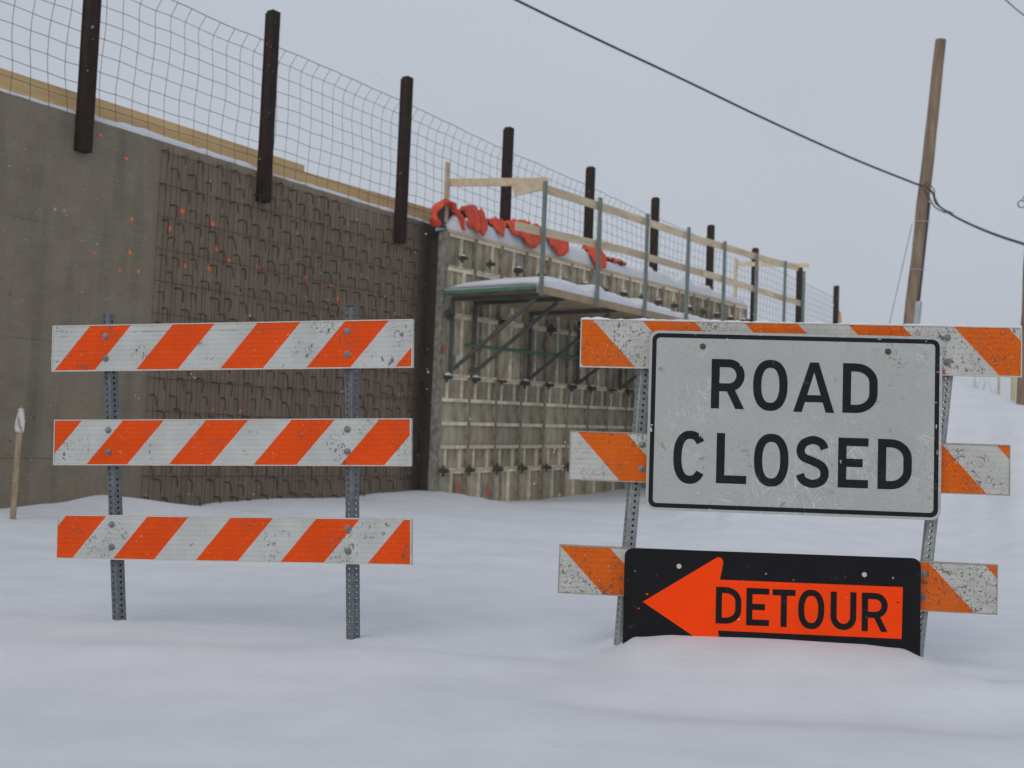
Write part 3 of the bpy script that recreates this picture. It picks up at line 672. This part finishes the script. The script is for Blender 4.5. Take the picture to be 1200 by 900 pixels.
# ------------------------------------------------------------------ barricades
def rail_frame(TL, TR, BR, BL, plane, push=0.0):
    P, n = plane; P = P + n*push
    tl, tr, br, bl = (on_plane(*q, P, n) for q in (TL, TR, BR, BL))
    ex = ((br-bl)+(tr-tl)).normalized(); ny = n; ez = ex.cross(ny).normalized()
    c = (tl+tr+br+bl)/4; w = ((br-bl).length+(tr-tl).length)/2; h = ((tl-bl).dot(ez)+(tr-br).dot(ez))/2
    Mx = Matrix((ex, ny, ez)).transposed().to_4x4(); Mx.translation = c-ex*w/2-ez*h/2
    return Mx, w, h
def loc(Mx, px, py, plane, push=0.0):
    P, n = plane; p = Mx.inverted() @ on_plane(px, py, P+n*push, n); return p.x, p.z
def build_rail(parent, corners, plane, slant, etop, ebot, etop2, wpx, seed, amt, orange, white, rim, bolts, spots=(), line=None):
    Mx, w, h = rail_frame(*corners, plane)
    a, b, a2, aw = (loc(Mx, *q, plane) for q in (etop, ebot, etop2, wpx))
    k = (a[0]-b[0])/(a[1]-b[1]); s0 = a[0]-k*a[1]; P = (a2[0]-k*a2[1])-s0; wd = (aw[0]-k*aw[1])-s0
    sp_ = [loc(Mx, q[0], q[1], plane)+(q[2]*.0034, q[3]) for q in spots]
    if line: (l0, l1), (l2, _) = loc(Mx, *line[0], plane), loc(Mx, *line[1], plane); line = (l1, l0, l2)
    mat = m_rail('rail_sheeting', k, P, s0, wd, seed, amt, orange, white, sp_, line)
    m = MB(); m.box((0.003, .0, 0.003), (w-.003, .024, h-.003))
    r = bevel(link('rail', m.mesh('rail', [mat]), parent, Mx), .0015)
    m = MB(); e = .0045
    m.box((0, -.002, 0), (w, .026, e)); m.box((0, -.002, h-e), (w, .026, h)); m.box((0, -.0025, e), (e, .0265, h-e)); m.box((w-e, -.0025, e), (w, .0265, h-e))
    link('rim', m.mesh('rim', rim), r, Mx)
    for px, py in bolts:
        x, z = loc(Mx, px, py, plane); m = MB(); m.disc((x, -.0, z), .0145, .005, 14, dome=.2); m.disc((x, -.004, z), .008, .006, 6)
        link('bolt', m.mesh('bolt', BOLT), r, Mx)
    return r, Mx, w, h
def perforated(name, parent, top, bot, size, rotz, mat):
    """square tube with a hole every 25.4 mm in each face; top, bot: world points of the axis"""
    top, bot = Vector(top), Vector(bot); ez = (top-bot).normalized(); ex = (Vector((1, 0, 0))-ez*ez.x).normalized(); ny = ez.cross(ex)
    Mx = Matrix((ex, ny, ez)).transposed().to_4x4(); Mx.translation = bot; Mx = Mx @ Matrix.Rotation(rotz, 4, 'Z')
    L = (top-bot).length; m = MB(); s = size/2; pit = .0254; n = int(L/pit); hr = .0062
    for q in range(4):
        R = Matrix.Rotation(q*math.pi/2, 3, 'Z')
        for k in range(n):
            z0, z1 = k*pit, (k+1)*pit; zc = (z0+z1)/2
            ring = [(hr*math.cos(a), zc+hr*math.sin(a)) for a in (math.pi/8+np.arange(8)*math.pi/4)]
            oc = [(s-.004, z1), (s-.004, z0), (-(s-.004), z0), (-(s-.004), z1)]
            # outer square corners order: right-top, left-top, left-bottom, right-bottom
            O = [(s-.004, z1), (-(s-.004), z1), (-(s-.004), z0), (s-.004, z0)]
            v2 = O+ring; v3 = [R @ Vector((x, -s, z)) for x, z in v2]
            # ring idx 4..11 at 22,67,112,157,202,247,292,337 deg
            fs = [(0, 5, 4), (0, 1, 6, 5), (1, 7, 6), (1, 2, 8, 7), (2, 9, 8), (2, 3, 10, 9), (3, 11, 10), (3, 0, 4, 11)]
            m.add(v3, fs)
        v = [R @ Vector(p) for p in ((s-.004, -s, 0), (s, -s+.004, 0), (s, -s+.004, n*pit), (s-.004, -s, n*pit))]; m.add(v, [(0, 1, 2, 3)])
    o = link(name, m.mesh(name, mat), parent, Mx)
    sl = o.modifiers.new('wall', 'SOLIDIFY'); sl.thickness = .0026; sl.offset = 0
    return o
OR1, WH1 = (.74, .072, .003), (.50, .515, .505)
OR2, WH2 = (.68, .118, .003), (.50, .505, .48)
barA = thing('traffic_barricade', on_plane(280, 735, *PA), 'orange and white striped three-rail barricade with bare rails, stripes leaning right', 'barricade')
LA = [
 dict(c=((61,381.5),(483.5,374),(483.5,430.5),(61,435.5)), et=(104,384), eb=(64.5,433), et2=(201,382), w=(152,383), seed=2, amt=.05, sp=((72,388,16,.9),(128,392,16,.9),(162,414,14,1),(96,432,9,1),(237,403,6,1),(380,383,22,.9),(366,413,13,1),(410,395,20,.9),(470,390,20,.9),(345,412,8,1)), ln=((150,389),(350,386)), b=((124,394),(124,420),(407,388),(407,415))),
 dict(c=((63,492),(481.5,490),(481.5,546.5),(63,545)), et=(143,494), eb=(102,543), et2=(241,493), w=(191,494), seed=5, amt=.05, sp=((75,530,22,1),(100,520,14,.8),(395,518,18,1),(400,540,14,.8),(470,525,16,.8),(425,500,12,.8)), b=((127,504),(127,530),(407,503),(407,529))),
 dict(c=((66.5,603),(482,608),(482,662.5),(66.5,654.5)), et=(173,605), eb=(133,654), et2=(270,607), w=(221,606), seed=7, amt=.10, sp=((73,608,10,1),(90,625,14,.9),(118,640,24,1),(135,625,18,.9),(315,625,12,1),(318,645,16,.9),(400,640,28,1),(430,620,16,.9),(478,650,12,1)), b=((131,614.5),(131,641),(408,619),(408,646)))]
for i, q in enumerate(LA):
    build_rail(barA, q['c'], PA, 1, q['et'], q['eb'], q['et2'], q['w'], q['seed'], q['amt'], OR1, WH1, RIM, q['b'], q['sp'], q.get('ln'))
nA = PA[1]
def axisp(plane, top, bot, push):
    P, n = plane; P = P+n*push; return on_plane(*top, P, n), on_plane(*bot, P, n)
a, b = axisp(PA, (127.5, 365), (141, 760), .058); perforated('post', barA, a, b, .044, math.radians(-38), GALV)
a, b = axisp(PA, (411.5, 358), (414, 775), .058); perforated('post', barA, a, b, .044, math.radians(-40), GALV)

barB = thing('traffic_barricade', on_plane(900, 760, *PB), 'scuffed orange and white three-rail barricade standing behind the road closed sign, stripes leaning left', 'barricade')
LB = [
 dict(c=((680,373),(1197.5,384),(1197.5,441.5),(680,430.5)), et=(752,375), eb=(803,432), et2=(871.5,377), w=(813,376), seed=11, amt=.35, sp=((738,395,34,1),(700,378,16,.9),(748,420,20,1),(820,378,50,.8),(930,380,40,.5),(1115,400,42,1),(1165,392,40,.9),(1120,430,30,.9)), b=((1110,395.5),(1110,424.6))),
 dict(c=((667.5,504),(1184,522),(1183.5,580.5),(667,563)), et=(676,505), eb=(726,563), et2=(796,509), w=(734,507), seed=14, amt=.30, sp=((748,512,22,1),(716,545,14,.9),(735,520,22,.5),(690,558,14,.7),(1112,530,24,1),(1140,555,34,.8),(1172,570,16,.9)), b=((752,521),(751.5,549))),
 dict(c=((655,638),(1170,662),(1168,720.5),(654,695)), et=(656,639), eb=(707,697), et2=(777,644), w=(714,641), seed=18, amt=.40, sp=((668,670,24,.9),(705,680,36,.8),(1084,690,30,1),(1112,680,38,1),(1150,700,30,1),(1165,712,16,1)), b=((1081.7,672),(1081,700)))]
for i, q in enumerate(LB):
    r, Mx, w, h = build_rail(barB, q['c'], PB, -1, q['et'], q['eb'], q['et2'], q['w'], q['seed'], q['amt'], OR2, WH2, RIMD if i else RIM, q['b'], q['sp'])
    if i == 0:                                                            # thin snow on the top edge
        m = MB(); n = 160; vs = []
        for k in range(n+1):
            x = w*k/n; hh = max(.0012, .005+.010*mnoise.noise(Vector((x*9, 1, 0)))+.010*mnoise.noise(Vector((x*33, 4, 0))))
            vs += [(x, .001, h-.0005), (x, .003, h+hh*.8), (x, .012, h+hh), (x, .022, h+hh*.7), (x, .024, h-.0005)]
        m.add(vs, [[a_*5+q_, (a_+1)*5+q_, (a_+1)*5+q_+1, a_*5+q_+1] for a_ in range(n) for q_ in range(4)], 0, True)
        link('snow_ridge', m.mesh('snow_ridge', SNOW), r, Mx)
a, b = axisp(PB, (759, 385), (724, 790), .058); perforated('post', barB, a, b, .044, math.radians(16), GALV2)
a, b = axisp(PB, (1114, 396), (1071, 800), .058); perforated('post', barB, a, b, .044, math.radians(-14), GALV2)

# ------------------------------------------------------------------ signs
def rrect(x0, z0, x1, z1, r, n=8):
    P = []
    for cx, cz_, a0 in ((x1-r, z1-r, 0), (x0+r, z1-r, 90), (x0+r, z0+r, 180), (x1-r, z0+r, 270)):
        for k in range(n+1):
            a = math.radians(a0+90*k/n); P.append((cx+r*math.cos(a), cz_+r*math.sin(a)))
    return P
def plate(mb, poly, y0, y1, mi=0, side=0):
    n = len(poly); vs = [(x, y0, z) for x, z in poly]+[(x, y1, z) for x, z in poly]
    mb.add(vs, [list(range(n))], mi); mb.add(vs, [list(range(n, 2*n))[::-1]], side)
    mb.add(vs, [[i, n+i, n+(i+1)%n, (i+1)%n] for i in range(n)], side)
def ribbon(pts, hw, closed=False):
    """constant-width stroke; returns left and right outlines"""
    n = len(pts); L, R = [], []
    for i in range(n):
        p = Vector(pts[i]); a = Vector(pts[i-1]) if (i > 0 or closed) else None; b = Vector(pts[(i+1) % n]) if (i < n-1 or closed) else None
        d1 = (p-a).normalized() if a is not None else None; d2 = (b-p).normalized() if b is not None else None
        if d1 is None: d1 = d2
        if d2 is None: d2 = d1
        n1 = Vector((-d1.y, d1.x)); n2 = Vector((-d2.y, d2.x)); m = (n1+n2); m = m.normalized() if m.length > 1e-6 else n1
        s_ = hw/max(.35, m.dot(n1)); L.append(p+m*s_); R.append(p-m*s_)
    return L, R
def spline(P, n=6, closed=False):
    out = []; m = len(P); rng_ = range(m if closed else m-1)
    for i in rng_:
        p0 = P[i-1] if (i > 0 or closed) else P[0]; p1 = P[i]; p2 = P[(i+1) % m]; p3 = P[(i+2) % m] if (i+2 < m or closed) else P[-1]
        for k in range(n):
            t = k/n; out.append(tuple(.5*((2*p1[j])+(-p0[j]+p2[j])*t+(2*p0[j]-5*p1[j]+4*p2[j]-p3[j])*t*t+(-p0[j]+3*p1[j]-3*p2[j]+p3[j])*t**3) for j in (0, 1)))
    if not closed: out.append(P[-1])
    return out
def sup(w, h, s, a0, a1, n, e=2.35):
    out = []
    for k in range(n+1):
        a = math.radians(a0+(a1-a0)*k/n); c, q = math.cos(a), math.sin(a)
        out.append((w/2+(w-s)/2*math.copysign(abs(c)**(2/e), c), h/2+(h-s)/2*math.copysign(abs(q)**(2/e), q)))
    return out
def glyph(ch, w, h, s):
    """list of (points, closed) strokes or ('poly', points)"""
    g = s/2
    if ch == 'O': return [(sup(w, h, s, 0, 360, 40)[:-1], True)]
    if ch == 'C': return [(sup(w, h, s, 38, 322, 34), False)]
    if ch == 'L': return [('poly', [(0, 0), (w, 0), (w, s), (s, s), (s, h), (0, h)])]
    if ch == 'E': return [('poly', [(0, 0), (w, 0), (w, s), (s, s), (s, h/2-s*.5), (w*.82, h/2-s*.5), (w*.82, h/2+s*.5), (s, h/2+s*.5), (s, h-s), (w, h-s), (w, h), (0, h)])]
    if ch == 'T': return [('poly', [(w/2-g, 0), (w/2+g, 0), (w/2+g, h-s), (w, h-s), (w, h), (0, h), (0, h-s), (w/2-g, h-s)])]
    if ch == 'A':
        x = w*.5; return [('poly', [(0, 0), (s*1.02, 0), (w*.285, h*.27-s*.42), (w*.715, h*.27-s*.42), (w-s*1.02, 0), (w, 0), (x+g*1.05, h), (x-g*1.05, h)]), ('hole', [(w*.335, h*.27+s*.45), (w*.665, h*.27+s*.45), (x, h*.80)])]
    if ch == 'D':
        R = w-s; arc = [(w-g-(R*.62)*(1-math.cos(a)), 0) for a in (0,)]
        cx = w-g-R*.66; rx = R*.66; ry = (h-s)*.36
        P = [(g, g), (cx, g)]+[(cx+rx*math.sin(a), g+ry*(1-math.cos(a))) for a in np.linspace(.2, math.pi/2, 8)]
        P += [(cx+rx*math.cos(a), h-g-ry*(1-math.sin(a))) for a in np.linspace(0, math.pi/2-.2, 8)]+[(cx, h-g), (g, h-g)]
        return [(P, True)]
    if ch == 'U':
        ry = (h)*.27; P = [(g, h), (g, g+ry)]+[(w/2-(w/2-g)*math.cos(a), g+ry-ry*math.sin(a)) for a in np.linspace(.15, math.pi-.15, 14)]+[(w-g, g+ry), (w-g, h)]
        return [(P, False)]
    if ch == 'R':
        zb = h*.43; rz = (h-g-zb)/2; cx = w-g-rz*.95
        P = [(g, zb), (cx, zb)]+[(cx+rz*.95*math.sin(a), zb+rz-rz*math.cos(a)) for a in np.linspace(.25, math.pi-.25, 12)]+[(cx, h-g), (g, h-g)]
        return [(P, True), ('poly', [(0, 0), (s, 0), (s, zb), (0, zb)]), ('poly', [(w-s*1.06, 0), (w, 0), (w*.50+s*.72, zb), (w*.50-s*.34, zb)])]
    if ch == 'S':
        Q = [(.97, .80), (.85, .93), (.52, 1.0), (.16, .93), (.02, .77), (.12, .61), (.5, .515), (.86, .41), (.98, .24), (.86, .07), (.5, 0.), (.14, .07), (.01, .21)]
        return [(spline([(g+x*(w-s), g+y*(h-s)) for x, y in Q], 5), False)]
def letter(ch, M4, x, z, w, h, s, y, mat, parent, skew=0):
    m = MB(); lv = 0
    G = glyph(ch, w, h, s)
    for it in G:
        yy = y-lv*.00018; lv += 1
        if it[0] == 'hole': continue
        if it[0] == 'poly':
            P = it[1]
            if ch == 'A':                                                 # outline and hole: build as strips
                ho = G[1][1]; x_ = w*.5; o_ = P
                quads = [[o_[0], o_[1], o_[2], ho[0]], [o_[0], ho[0], ho[2], o_[7]], [o_[7], ho[2], o_[6]], [o_[6], ho[2], ho[1], o_[5]], [o_[5], ho[1], o_[3], o_[4]], [o_[2], o_[3], ho[1], ho[0]]]
                for qd in quads: m.add([(x+a, yy, z+b) for a, b in qd], [list(range(len(qd)))])
            else:
                m.add([(x+a, yy, z+b) for a, b in P], [list(range(len(P)))])
        else:
            L, R = ribbon(it[0], s/2, it[1]); n = len(L)
            vs = [(x+p.x, yy, z+p.y) for p in L]+[(x+p.x, yy, z+p.y) for p in R]
            m.add(vs, [[i, n+i, n+(i+1) % n, (i+1) % n] for i in range(n if it[1] else n-1)])
    return link('letter', m.mesh('letter_'+ch.lower(), mat), parent, M4)

# ROAD CLOSED
PS = .040                                                                 # stands proud of the rails
SM, sw, sh = rail_frame((761.5, 387), (1106.5, 395), (1100.5, 610), (756.5, 597), PB, -PS)
rc = thing('road_sign', SM, 'white rectangular sign reading ROAD CLOSED in black letters with a black border', 'sign')
m = MB(); plate(m, rrect(0, 0, sw, sh, .038), 0, .003, 0, 1); link('sign_plate', m.mesh('sign_plate', [SIGNW, ALU]), rc, SM)
o_, i_ = rrect(.011, .011, sw-.011, sh-.011, .030), rrect(.029, .029, sw-.029, sh-.029, .016); n = len(o_)
m = MB(); m.add([(x, -.0006, z) for x, z in o_]+[(x, -.0006, z) for x, z in i_], [[i, (i+1) % n, n+(i+1) % n, n+i] for i in range(n)]); link('border', m.mesh('border', SIGNB), rc, SM)
def word(chs, M4, push, par, mat, s, y=-.0007):
    for ch, xa, xb, ytop, ybot in chs:
        xc = (xa+xb)/2
        _, zt = loc(M4, xc, ytop, PB, push); _, zb = loc(M4, xc, ybot, PB, push)
        x0, _ = loc(M4, xa, (ytop+ybot)/2, PB, push); x1, _ = loc(M4, xb, (ytop+ybot)/2, PB, push)
        letter(ch, M4, x0, zb, x1-x0, zt-zb, s, y, mat, par)
SW = .0335
word([('R', 833.5, 872.5, 421.0, 479.0), ('O', 882.5, 923.0, 421.6, 481.6), ('A', 930, 978, 424.8, 483.2), ('D', 987.5, 1028.5, 426.0, 484.2)], SM, -PS, rc, SIGNB, SW)
word([('C', 789, 828, 504.7, 567.0), ('L', 839.5, 875, 507.8, 566.8), ('O', 883.5, 924, 508.2, 570.3), ('S', 932.5, 972, 510.8, 571.8), ('E', 982, 1017.5, 513.2, 571.8), ('D', 1028.5, 1068.5, 514.8, 573.6)], SM, -PS, rc, SIGNB, SW)
for px, py in ((823.5, 406), (1040.5, 412), (818, 578), (1035, 588)):
    x, z = loc(SM, px, py, PB, -PS); m = MB()
    if py < 500: m.disc((x, -.0008, z), .0125, .003, 14, dome=.2); m.disc((x, -.003, z), .0075, .006, 6)
    else: m.disc((x, -.0008, z), .0055, .002, 10, dome=.2)
    link('bolt', m.mesh('bolt', simple('rusty_bolt', (.15, .09, .07), (.06, .04, .035), 60, .7) if py < 500 else RIM), rc, SM)
# DETOUR
DM, dw, dh = rail_frame((733, 641.5), (1080.5, 655), (1077, 786), (728.5, 772), PB, -PS)
dt = thing('detour_sign', DM, 'black sign with a fluorescent orange left arrow reading DETOUR, its foot sunk in snow', 'sign')
m = MB(); plate(m, rrect(0, 0, dw, dh, .034), 0, .003, 0, 1); link('sign_plate', m.mesh('sign_plate', [DBLACK, DBLACK]), dt, DM)
ar = [(753.2, 705.2), (838, 654.6), (841.5, 652.8), (845.2, 653.6), (847.3, 657), (847.2, 662), (843.6, 679.3), (1058, 688), (1056.5, 748.8), (841.3, 738.8), (843.2, 752), (842.6, 757), (839, 760.6), (834, 760)]
poly = [loc(DM, px, py, PB, -PS) for px, py in ar]; m = MB(); m.add([(x, -.0006, z) for x, z in poly], [list(range(len(poly)))]); link('arrow', m.mesh('arrow', FLUO), dt, DM)
word([('D', 838.8, 868.7, 688.0, 731.0), ('E', 874.5, 901.3, 689.3, 733.2), ('T', 905, 932, 690.8, 734.6), ('O', 935.2, 966, 691.0, 737.2), ('U', 973.2, 1003.5, 693.6, 738.3), ('R', 1009.8, 1040.2, 694.9, 740.0)], DM, -PS, dt, DBLACK, .0245, y=-.0013)
for px, py in ((795.7, 663.5), (1012.8, 673.3)):
    x, z = loc(DM, px, py, PB, -PS); m = MB(); m.disc((x, -.0007, z), .010, .003, 14, dome=.3); link('bolt', m.mesh('bolt', RIM), dt, DM)

def scuff(name, M4, par, px, py, w, h, mat, y, n=8):
    x, z = loc(M4, px, py, PB, -PS); m = MB()
    m.add([(x+math.cos(a)*w*.0017*random.uniform(.55, 1.2), y, z+math.sin(a)*h*.0017*random.uniform(.55, 1.2)) for a in np.linspace(0, 2*math.pi, n, endpoint=False)], [list(range(n))])
    link(name, m.mesh(name, mat), par, M4)
for px, py, w, h in ((762.5, 503, 5, 6), (763.5, 498, 3, 3), (766, 393, 2, 2), (1031, 397.5, 5, 1.6), (1036, 395.5, 3, 2), (1085, 400, 2.5, 1.5), (820, 510, 2, 6), (985, 541, 2, 6), (1099, 436, 5, 1), (1097, 500, 1.5, 7), (1098, 530, 1.5, 6), (822, 512, 1, 5), (815, 391, 1.5, 5)):
    scuff('scuff', SM, rc, px, py, w, h, SIGNW, -.0022)
for px, py, w, h in ((758.5, 696, 3, 3), (748.5, 713, 2.6, 2), (744, 711, 1, 1), (736, 680, 1.2, 1)):
    scuff('paint_chip', DM, dt, px, py, w, h, FLUO, -.0008)
scuff('paint_chip', DM, dt, 1052, 706, 5, 1.5, SIGNB, -.0009)

# ------------------------------------------------------------------ survey stake
p0, p1 = at_depth(15, 606, 9.6), at_depth(25.5, 474, 9.7)
stk = thing('survey_stake', p0, 'thin wooden survey stake with a white ribbon, leaning against the grey wall at the left', 'stake')
m = MB(); d = (p1-p0); q = p0+d*.93; m.bar(p0-d*.2, q, .048, .018, upd=(0, 1, 0)); 
a = d.normalized().cross(Vector((0, 1, 0))).normalized(); th = Vector((0, .009, 0))
m.add([q-a*.024-th, q+a*.024-th, p1+a*.004-th, q-a*.024+th, q+a*.024+th, p1+a*.004+th], [(0, 1, 2), (5, 4, 3), (0, 2, 5, 3), (2, 1, 4, 5)])
link('lath', m.mesh('lath', LATH), stk)
m = MB(); vs = []
for i in range(9):
    f = i/8; c = p0+d*(.965-.22*f); wd = .020+.024*math.sin(f*2.6)
    off = -a*.010*f
    for s_ in (-1, -.3, .3, 1): vs.append(c+off*1.0+a*wd*s_+Vector((0, -.016-.012*math.cos(s_*2.5+f*4), (.008*abs(s_) if i == 8 else 0))))
m.add(vs, [[i*4+k, i*4+k+1, (i+1)*4+k+1, (i+1)*4+k] for i in range(8) for k in range(3)], 0, True)
o = link('ribbon', m.mesh('ribbon', RIBBON), stk); sl = o.modifiers.new('s', 'SOLIDIFY'); sl.thickness = .002

# ------------------------------------------------------------------ utility poles and cables
def pole(pt, pb, r0, r1, label, extra=.6):
    o = thing('utility_pole', pb, label, 'utility pole'); d = pb-pt; m = MB(); n = 14
    pts = [pt+(d*(1+extra/d.length))*(i/n)+Vector((.02*mnoise.noise(Vector((i*.5, 1, 2))), 0, 0)) for i in range(n+1)]
    m.tube(pts, [r0+(r1-r0)*i/n for i in range(n+1)], 14); link('pole_shaft', m.mesh('pole_shaft', POLE), o); return o
YP = 26.0
pt, pb_ = at_depth(1102.5, 47, YP), at_depth(1063.5, 410, YP)
p1_ = pole(pt, pb_, .125, .165, 'tall brown utility pole with grey conduit rising behind the road closed sign')
def along(y): f = (y-47)/(410-47); return pt+(pb_-pt)*f
m = MB(); off = Vector((.10, -.12, 0)); m.tube([along(y)+off for y in (240, 300, 356)], .035, 8); link('riser_cable', m.mesh('riser_cable', CABLE), p1_)
m = MB(); m.tube([along(y)+off+Vector((-.01, -.02, 0)) for y in (355, 385, 425)], .085, 12); link('conduit_guard', m.mesh('conduit_guard', PIPE), p1_)
for yy in (262, 318): 
    m = MB(); m.tube([along(yy)+Vector((-.16, -.14, 0)), along(yy)+Vector((.16, -.17, .0))], .012, 6); link('strap', m.mesh('strap', PIPE), p1_)
pt2, pb2 = at_depth(1219, 110, 19.5), at_depth(1199, 482, 19.5)
zg = gz(pb2.x, pb2.y); p2_ = pole(pt2, pb2, .11, .13, 'brown utility pole cut off by the right edge, rooted in the snow slope', .5)
def catm(P, n=8):
    out = []
    for i in range(len(P)-1):
        p0_, a_, b_, p3 = P[max(i-1, 0)], P[i], P[i+1], P[min(i+2, len(P)-1)]
        for k in range(n):
            t = k/n; out.append(.5*((2*a_)+(-p0_+b_)*t+(2*p0_-5*a_+4*b_-p3)*t*t+(-p0_+3*a_-3*b_+p3)*t**3))
    return out+[P[-1]]
m = MB(); P = [at_depth(*q) for q in ((200, -215, 17), (420, -93, 19), (605, 0, 20.5), (700, 46, 21.5), (800, 93, 22.6), (900, 141, 23.8), (1000, 186, 24.9), (1080, 218, 25.8))]
P = [Vector(p) for p in P]; m.tube(catm(P), .024, 6); tag(link('overhead_cable', m.mesh('overhead_cable', CABLE)), 'black cable sagging across the sky from the upper edge down to the tall pole', 'cable')
m = MB(); P = [at_depth(*q) for q in ((1082, 216, 25.7), (1093, 226, 25.5), (1097, 238, 25.2), (1108, 247, 24.4), (1125, 257, 23.4), (1150, 268.5, 22), (1175, 278, 20.8), (1200, 286, 19.6), (1230, 296, 18))]
m.tube(catm(P), .026, 6)
P2 = [at_depth(*q) for q in ((1080, 218, 25.75), (1089, 232, 25.6), (1096, 243, 25.1), (1108, 249.5, 24.4))]; m.tube(catm(P2), .016, 5)
P3 = [at_depth(*q) for q in ((1084, 213, 25.7), (1094, 221, 25.5), (1096, 232, 25.3), (1103, 243, 24.8), (1117, 250, 23.8))]; m.tube(catm(P3), .012, 5)
tag(link('overhead_cable', m.mesh('overhead_cable', CABLE)), 'short bundled black cable with loose loops running from the tall pole to the right edge', 'cable')
m = MB(); m.tube([at_depth(1069, 262, 25.9), at_depth(1041, 385, 26.0), at_depth(1036, 412, 26)], .008, 5)
tag(link('guy_wire', m.mesh('guy_wire', WIRE)), 'thin grey guy wire slanting down to the left of the tall pole', 'wire')
m = MB(); m.tube([at_depth(1165, -12, 22), at_depth(1190, 10, 22), at_depth(1215, 30, 22)], .012, 5)
tag(link('overhead_wire', m.mesh('overhead_wire', CABLE)), 'thin wire crossing the top right corner of the sky', 'wire')
m = MB(); c = at_depth(1197.5, 239, 19.3); R_ = .065
m.tube([c+Vector((R_*math.cos(a), .01*a/6, R_*math.sin(a))) for a in np.linspace(0, 4*math.pi, 34)], .008, 5); m.tube([c+Vector((0, 0, R_)), c+Vector((.07, 0, .2))], .008, 5)
link('wire_coil', m.mesh('wire_coil', CABLE), p2_)

# far markers on the hill
def marker(px, yt, yb, dep, r, mat, label, cat, name):
    a_, b_ = at_depth(px, yt, dep), at_depth(px, yb, dep); m = MB(); m.tube([a_, (a_+b_)/2, b_-Vector((0, 0, .6))], r, 8)
    m.tube([a_, a_+Vector((0, 0, .03))], [r*1.2, r*.7], 8)
    return tag(link(name, m.mesh(name, mat)), label, cat)
marker(1170.5, 434, 463, 34, .035, YELLOWP, 'slim grey-yellow marker stick on the far side of the hill crest', 'marker post', 'marker_post')
marker(1187.5, 428, 464, 32, .07, YELLOWP, 'pale yellow marker post just left of the cropped utility pole', 'marker post', 'marker_post')
fl = thing('survey_flag', at_depth(984, 384, 29), 'tiny pink-orange survey flag standing in snow beyond the platform', 'flag')
m = MB(); m.tube([at_depth(984, 364, 29), at_depth(984.5, 400, 29)], .012, 6); link('flag_stem', m.mesh('flag_stem', PIPE), fl)
m = MB(); q_ = [at_depth(983, 364, 28.98), at_depth(985.6, 367, 28.99), at_depth(986.2, 378, 28.98), at_depth(983, 381, 28.97)]; m.add(q_, [(0, 1, 2, 3)])
o = link('flag_cloth', m.mesh('flag_cloth', simple('faded_pink_cloth', (.55, .20, .16), (.5, .25, .2), 5)), fl); sl = o.modifiers.new('s', 'SOLIDIFY'); sl.thickness = .006
# bare brush beyond the crest
bu = MB()
for k in range(16):
    b0 = at_depth(random.uniform(1140, 1168), 468, 33); h_ = random.uniform(.2, .7); p = b0.copy(); pts = [p.copy()]
    dx = random.gauss(0, .25)
    for j in range(4): p = p+Vector((dx*h_*.25+random.gauss(0, .03), random.gauss(0, .03), h_*.3)); pts.append(p.copy())
    bu.tube(pts, [.006, .005, .004, .003, .002], 4)
tag(link('bare_bush', bu.mesh('bare_bush', BRUSH)), 'faint bare twiggy brush showing over the hill crest right of the signs', 'bush')

# ------------------------------------------------------------------ falling snow
fk = MB()
for k in range(1500):
    y = random.uniform(2.0, 14); x = random.uniform(-.52, .52)*y; z = random.uniform(.0, CAM_H+.42*y); r = random.uniform(.0012, .0034)*(.6+.06*y)
    if (PB[0].y-.12 < y < PB[0].y+.15) or z < gz(x, y): continue
    if D0+(x*N.x+y*N.y) < .2: continue
    vs = [(x+r, y, z), (x-r, y, z), (x, y+r, z), (x, y-r, z), (x+r*.3, y, z+r), (x-r*.3, y, z-r)]
    fk.add(vs, [(0, 2, 4), (2, 1, 4), (1, 3, 4), (3, 0, 4), (2, 0, 5), (1, 2, 5), (3, 1, 5), (0, 3, 5)])
tag(link('snowflakes', fk.mesh('snowflakes', SNOW)), kind='stuff')

# ------------------------------------------------------------------ haze: snowfall air
hz = MB(); hz.box((-450, -60, -1.6), (450, 470, 13))
HM = bpy.data.materials.new('haze_air'); HM.use_nodes = True; ht = HM.node_tree; ht.nodes.clear()
ho = ht.nodes.new('ShaderNodeOutputMaterial'); hv = ht.nodes.new('ShaderNodeVolumePrincipled')
hv.inputs['Color'].default_value = (.93, .95, 1, 1); hv.inputs['Density'].default_value = .0018; hv.inputs['Anisotropy'].default_value = .2
ht.links.new(hv.outputs[0], ho.inputs['Volume'])
tag(link('haze', hz.mesh('haze', HM)), kind='stuff')
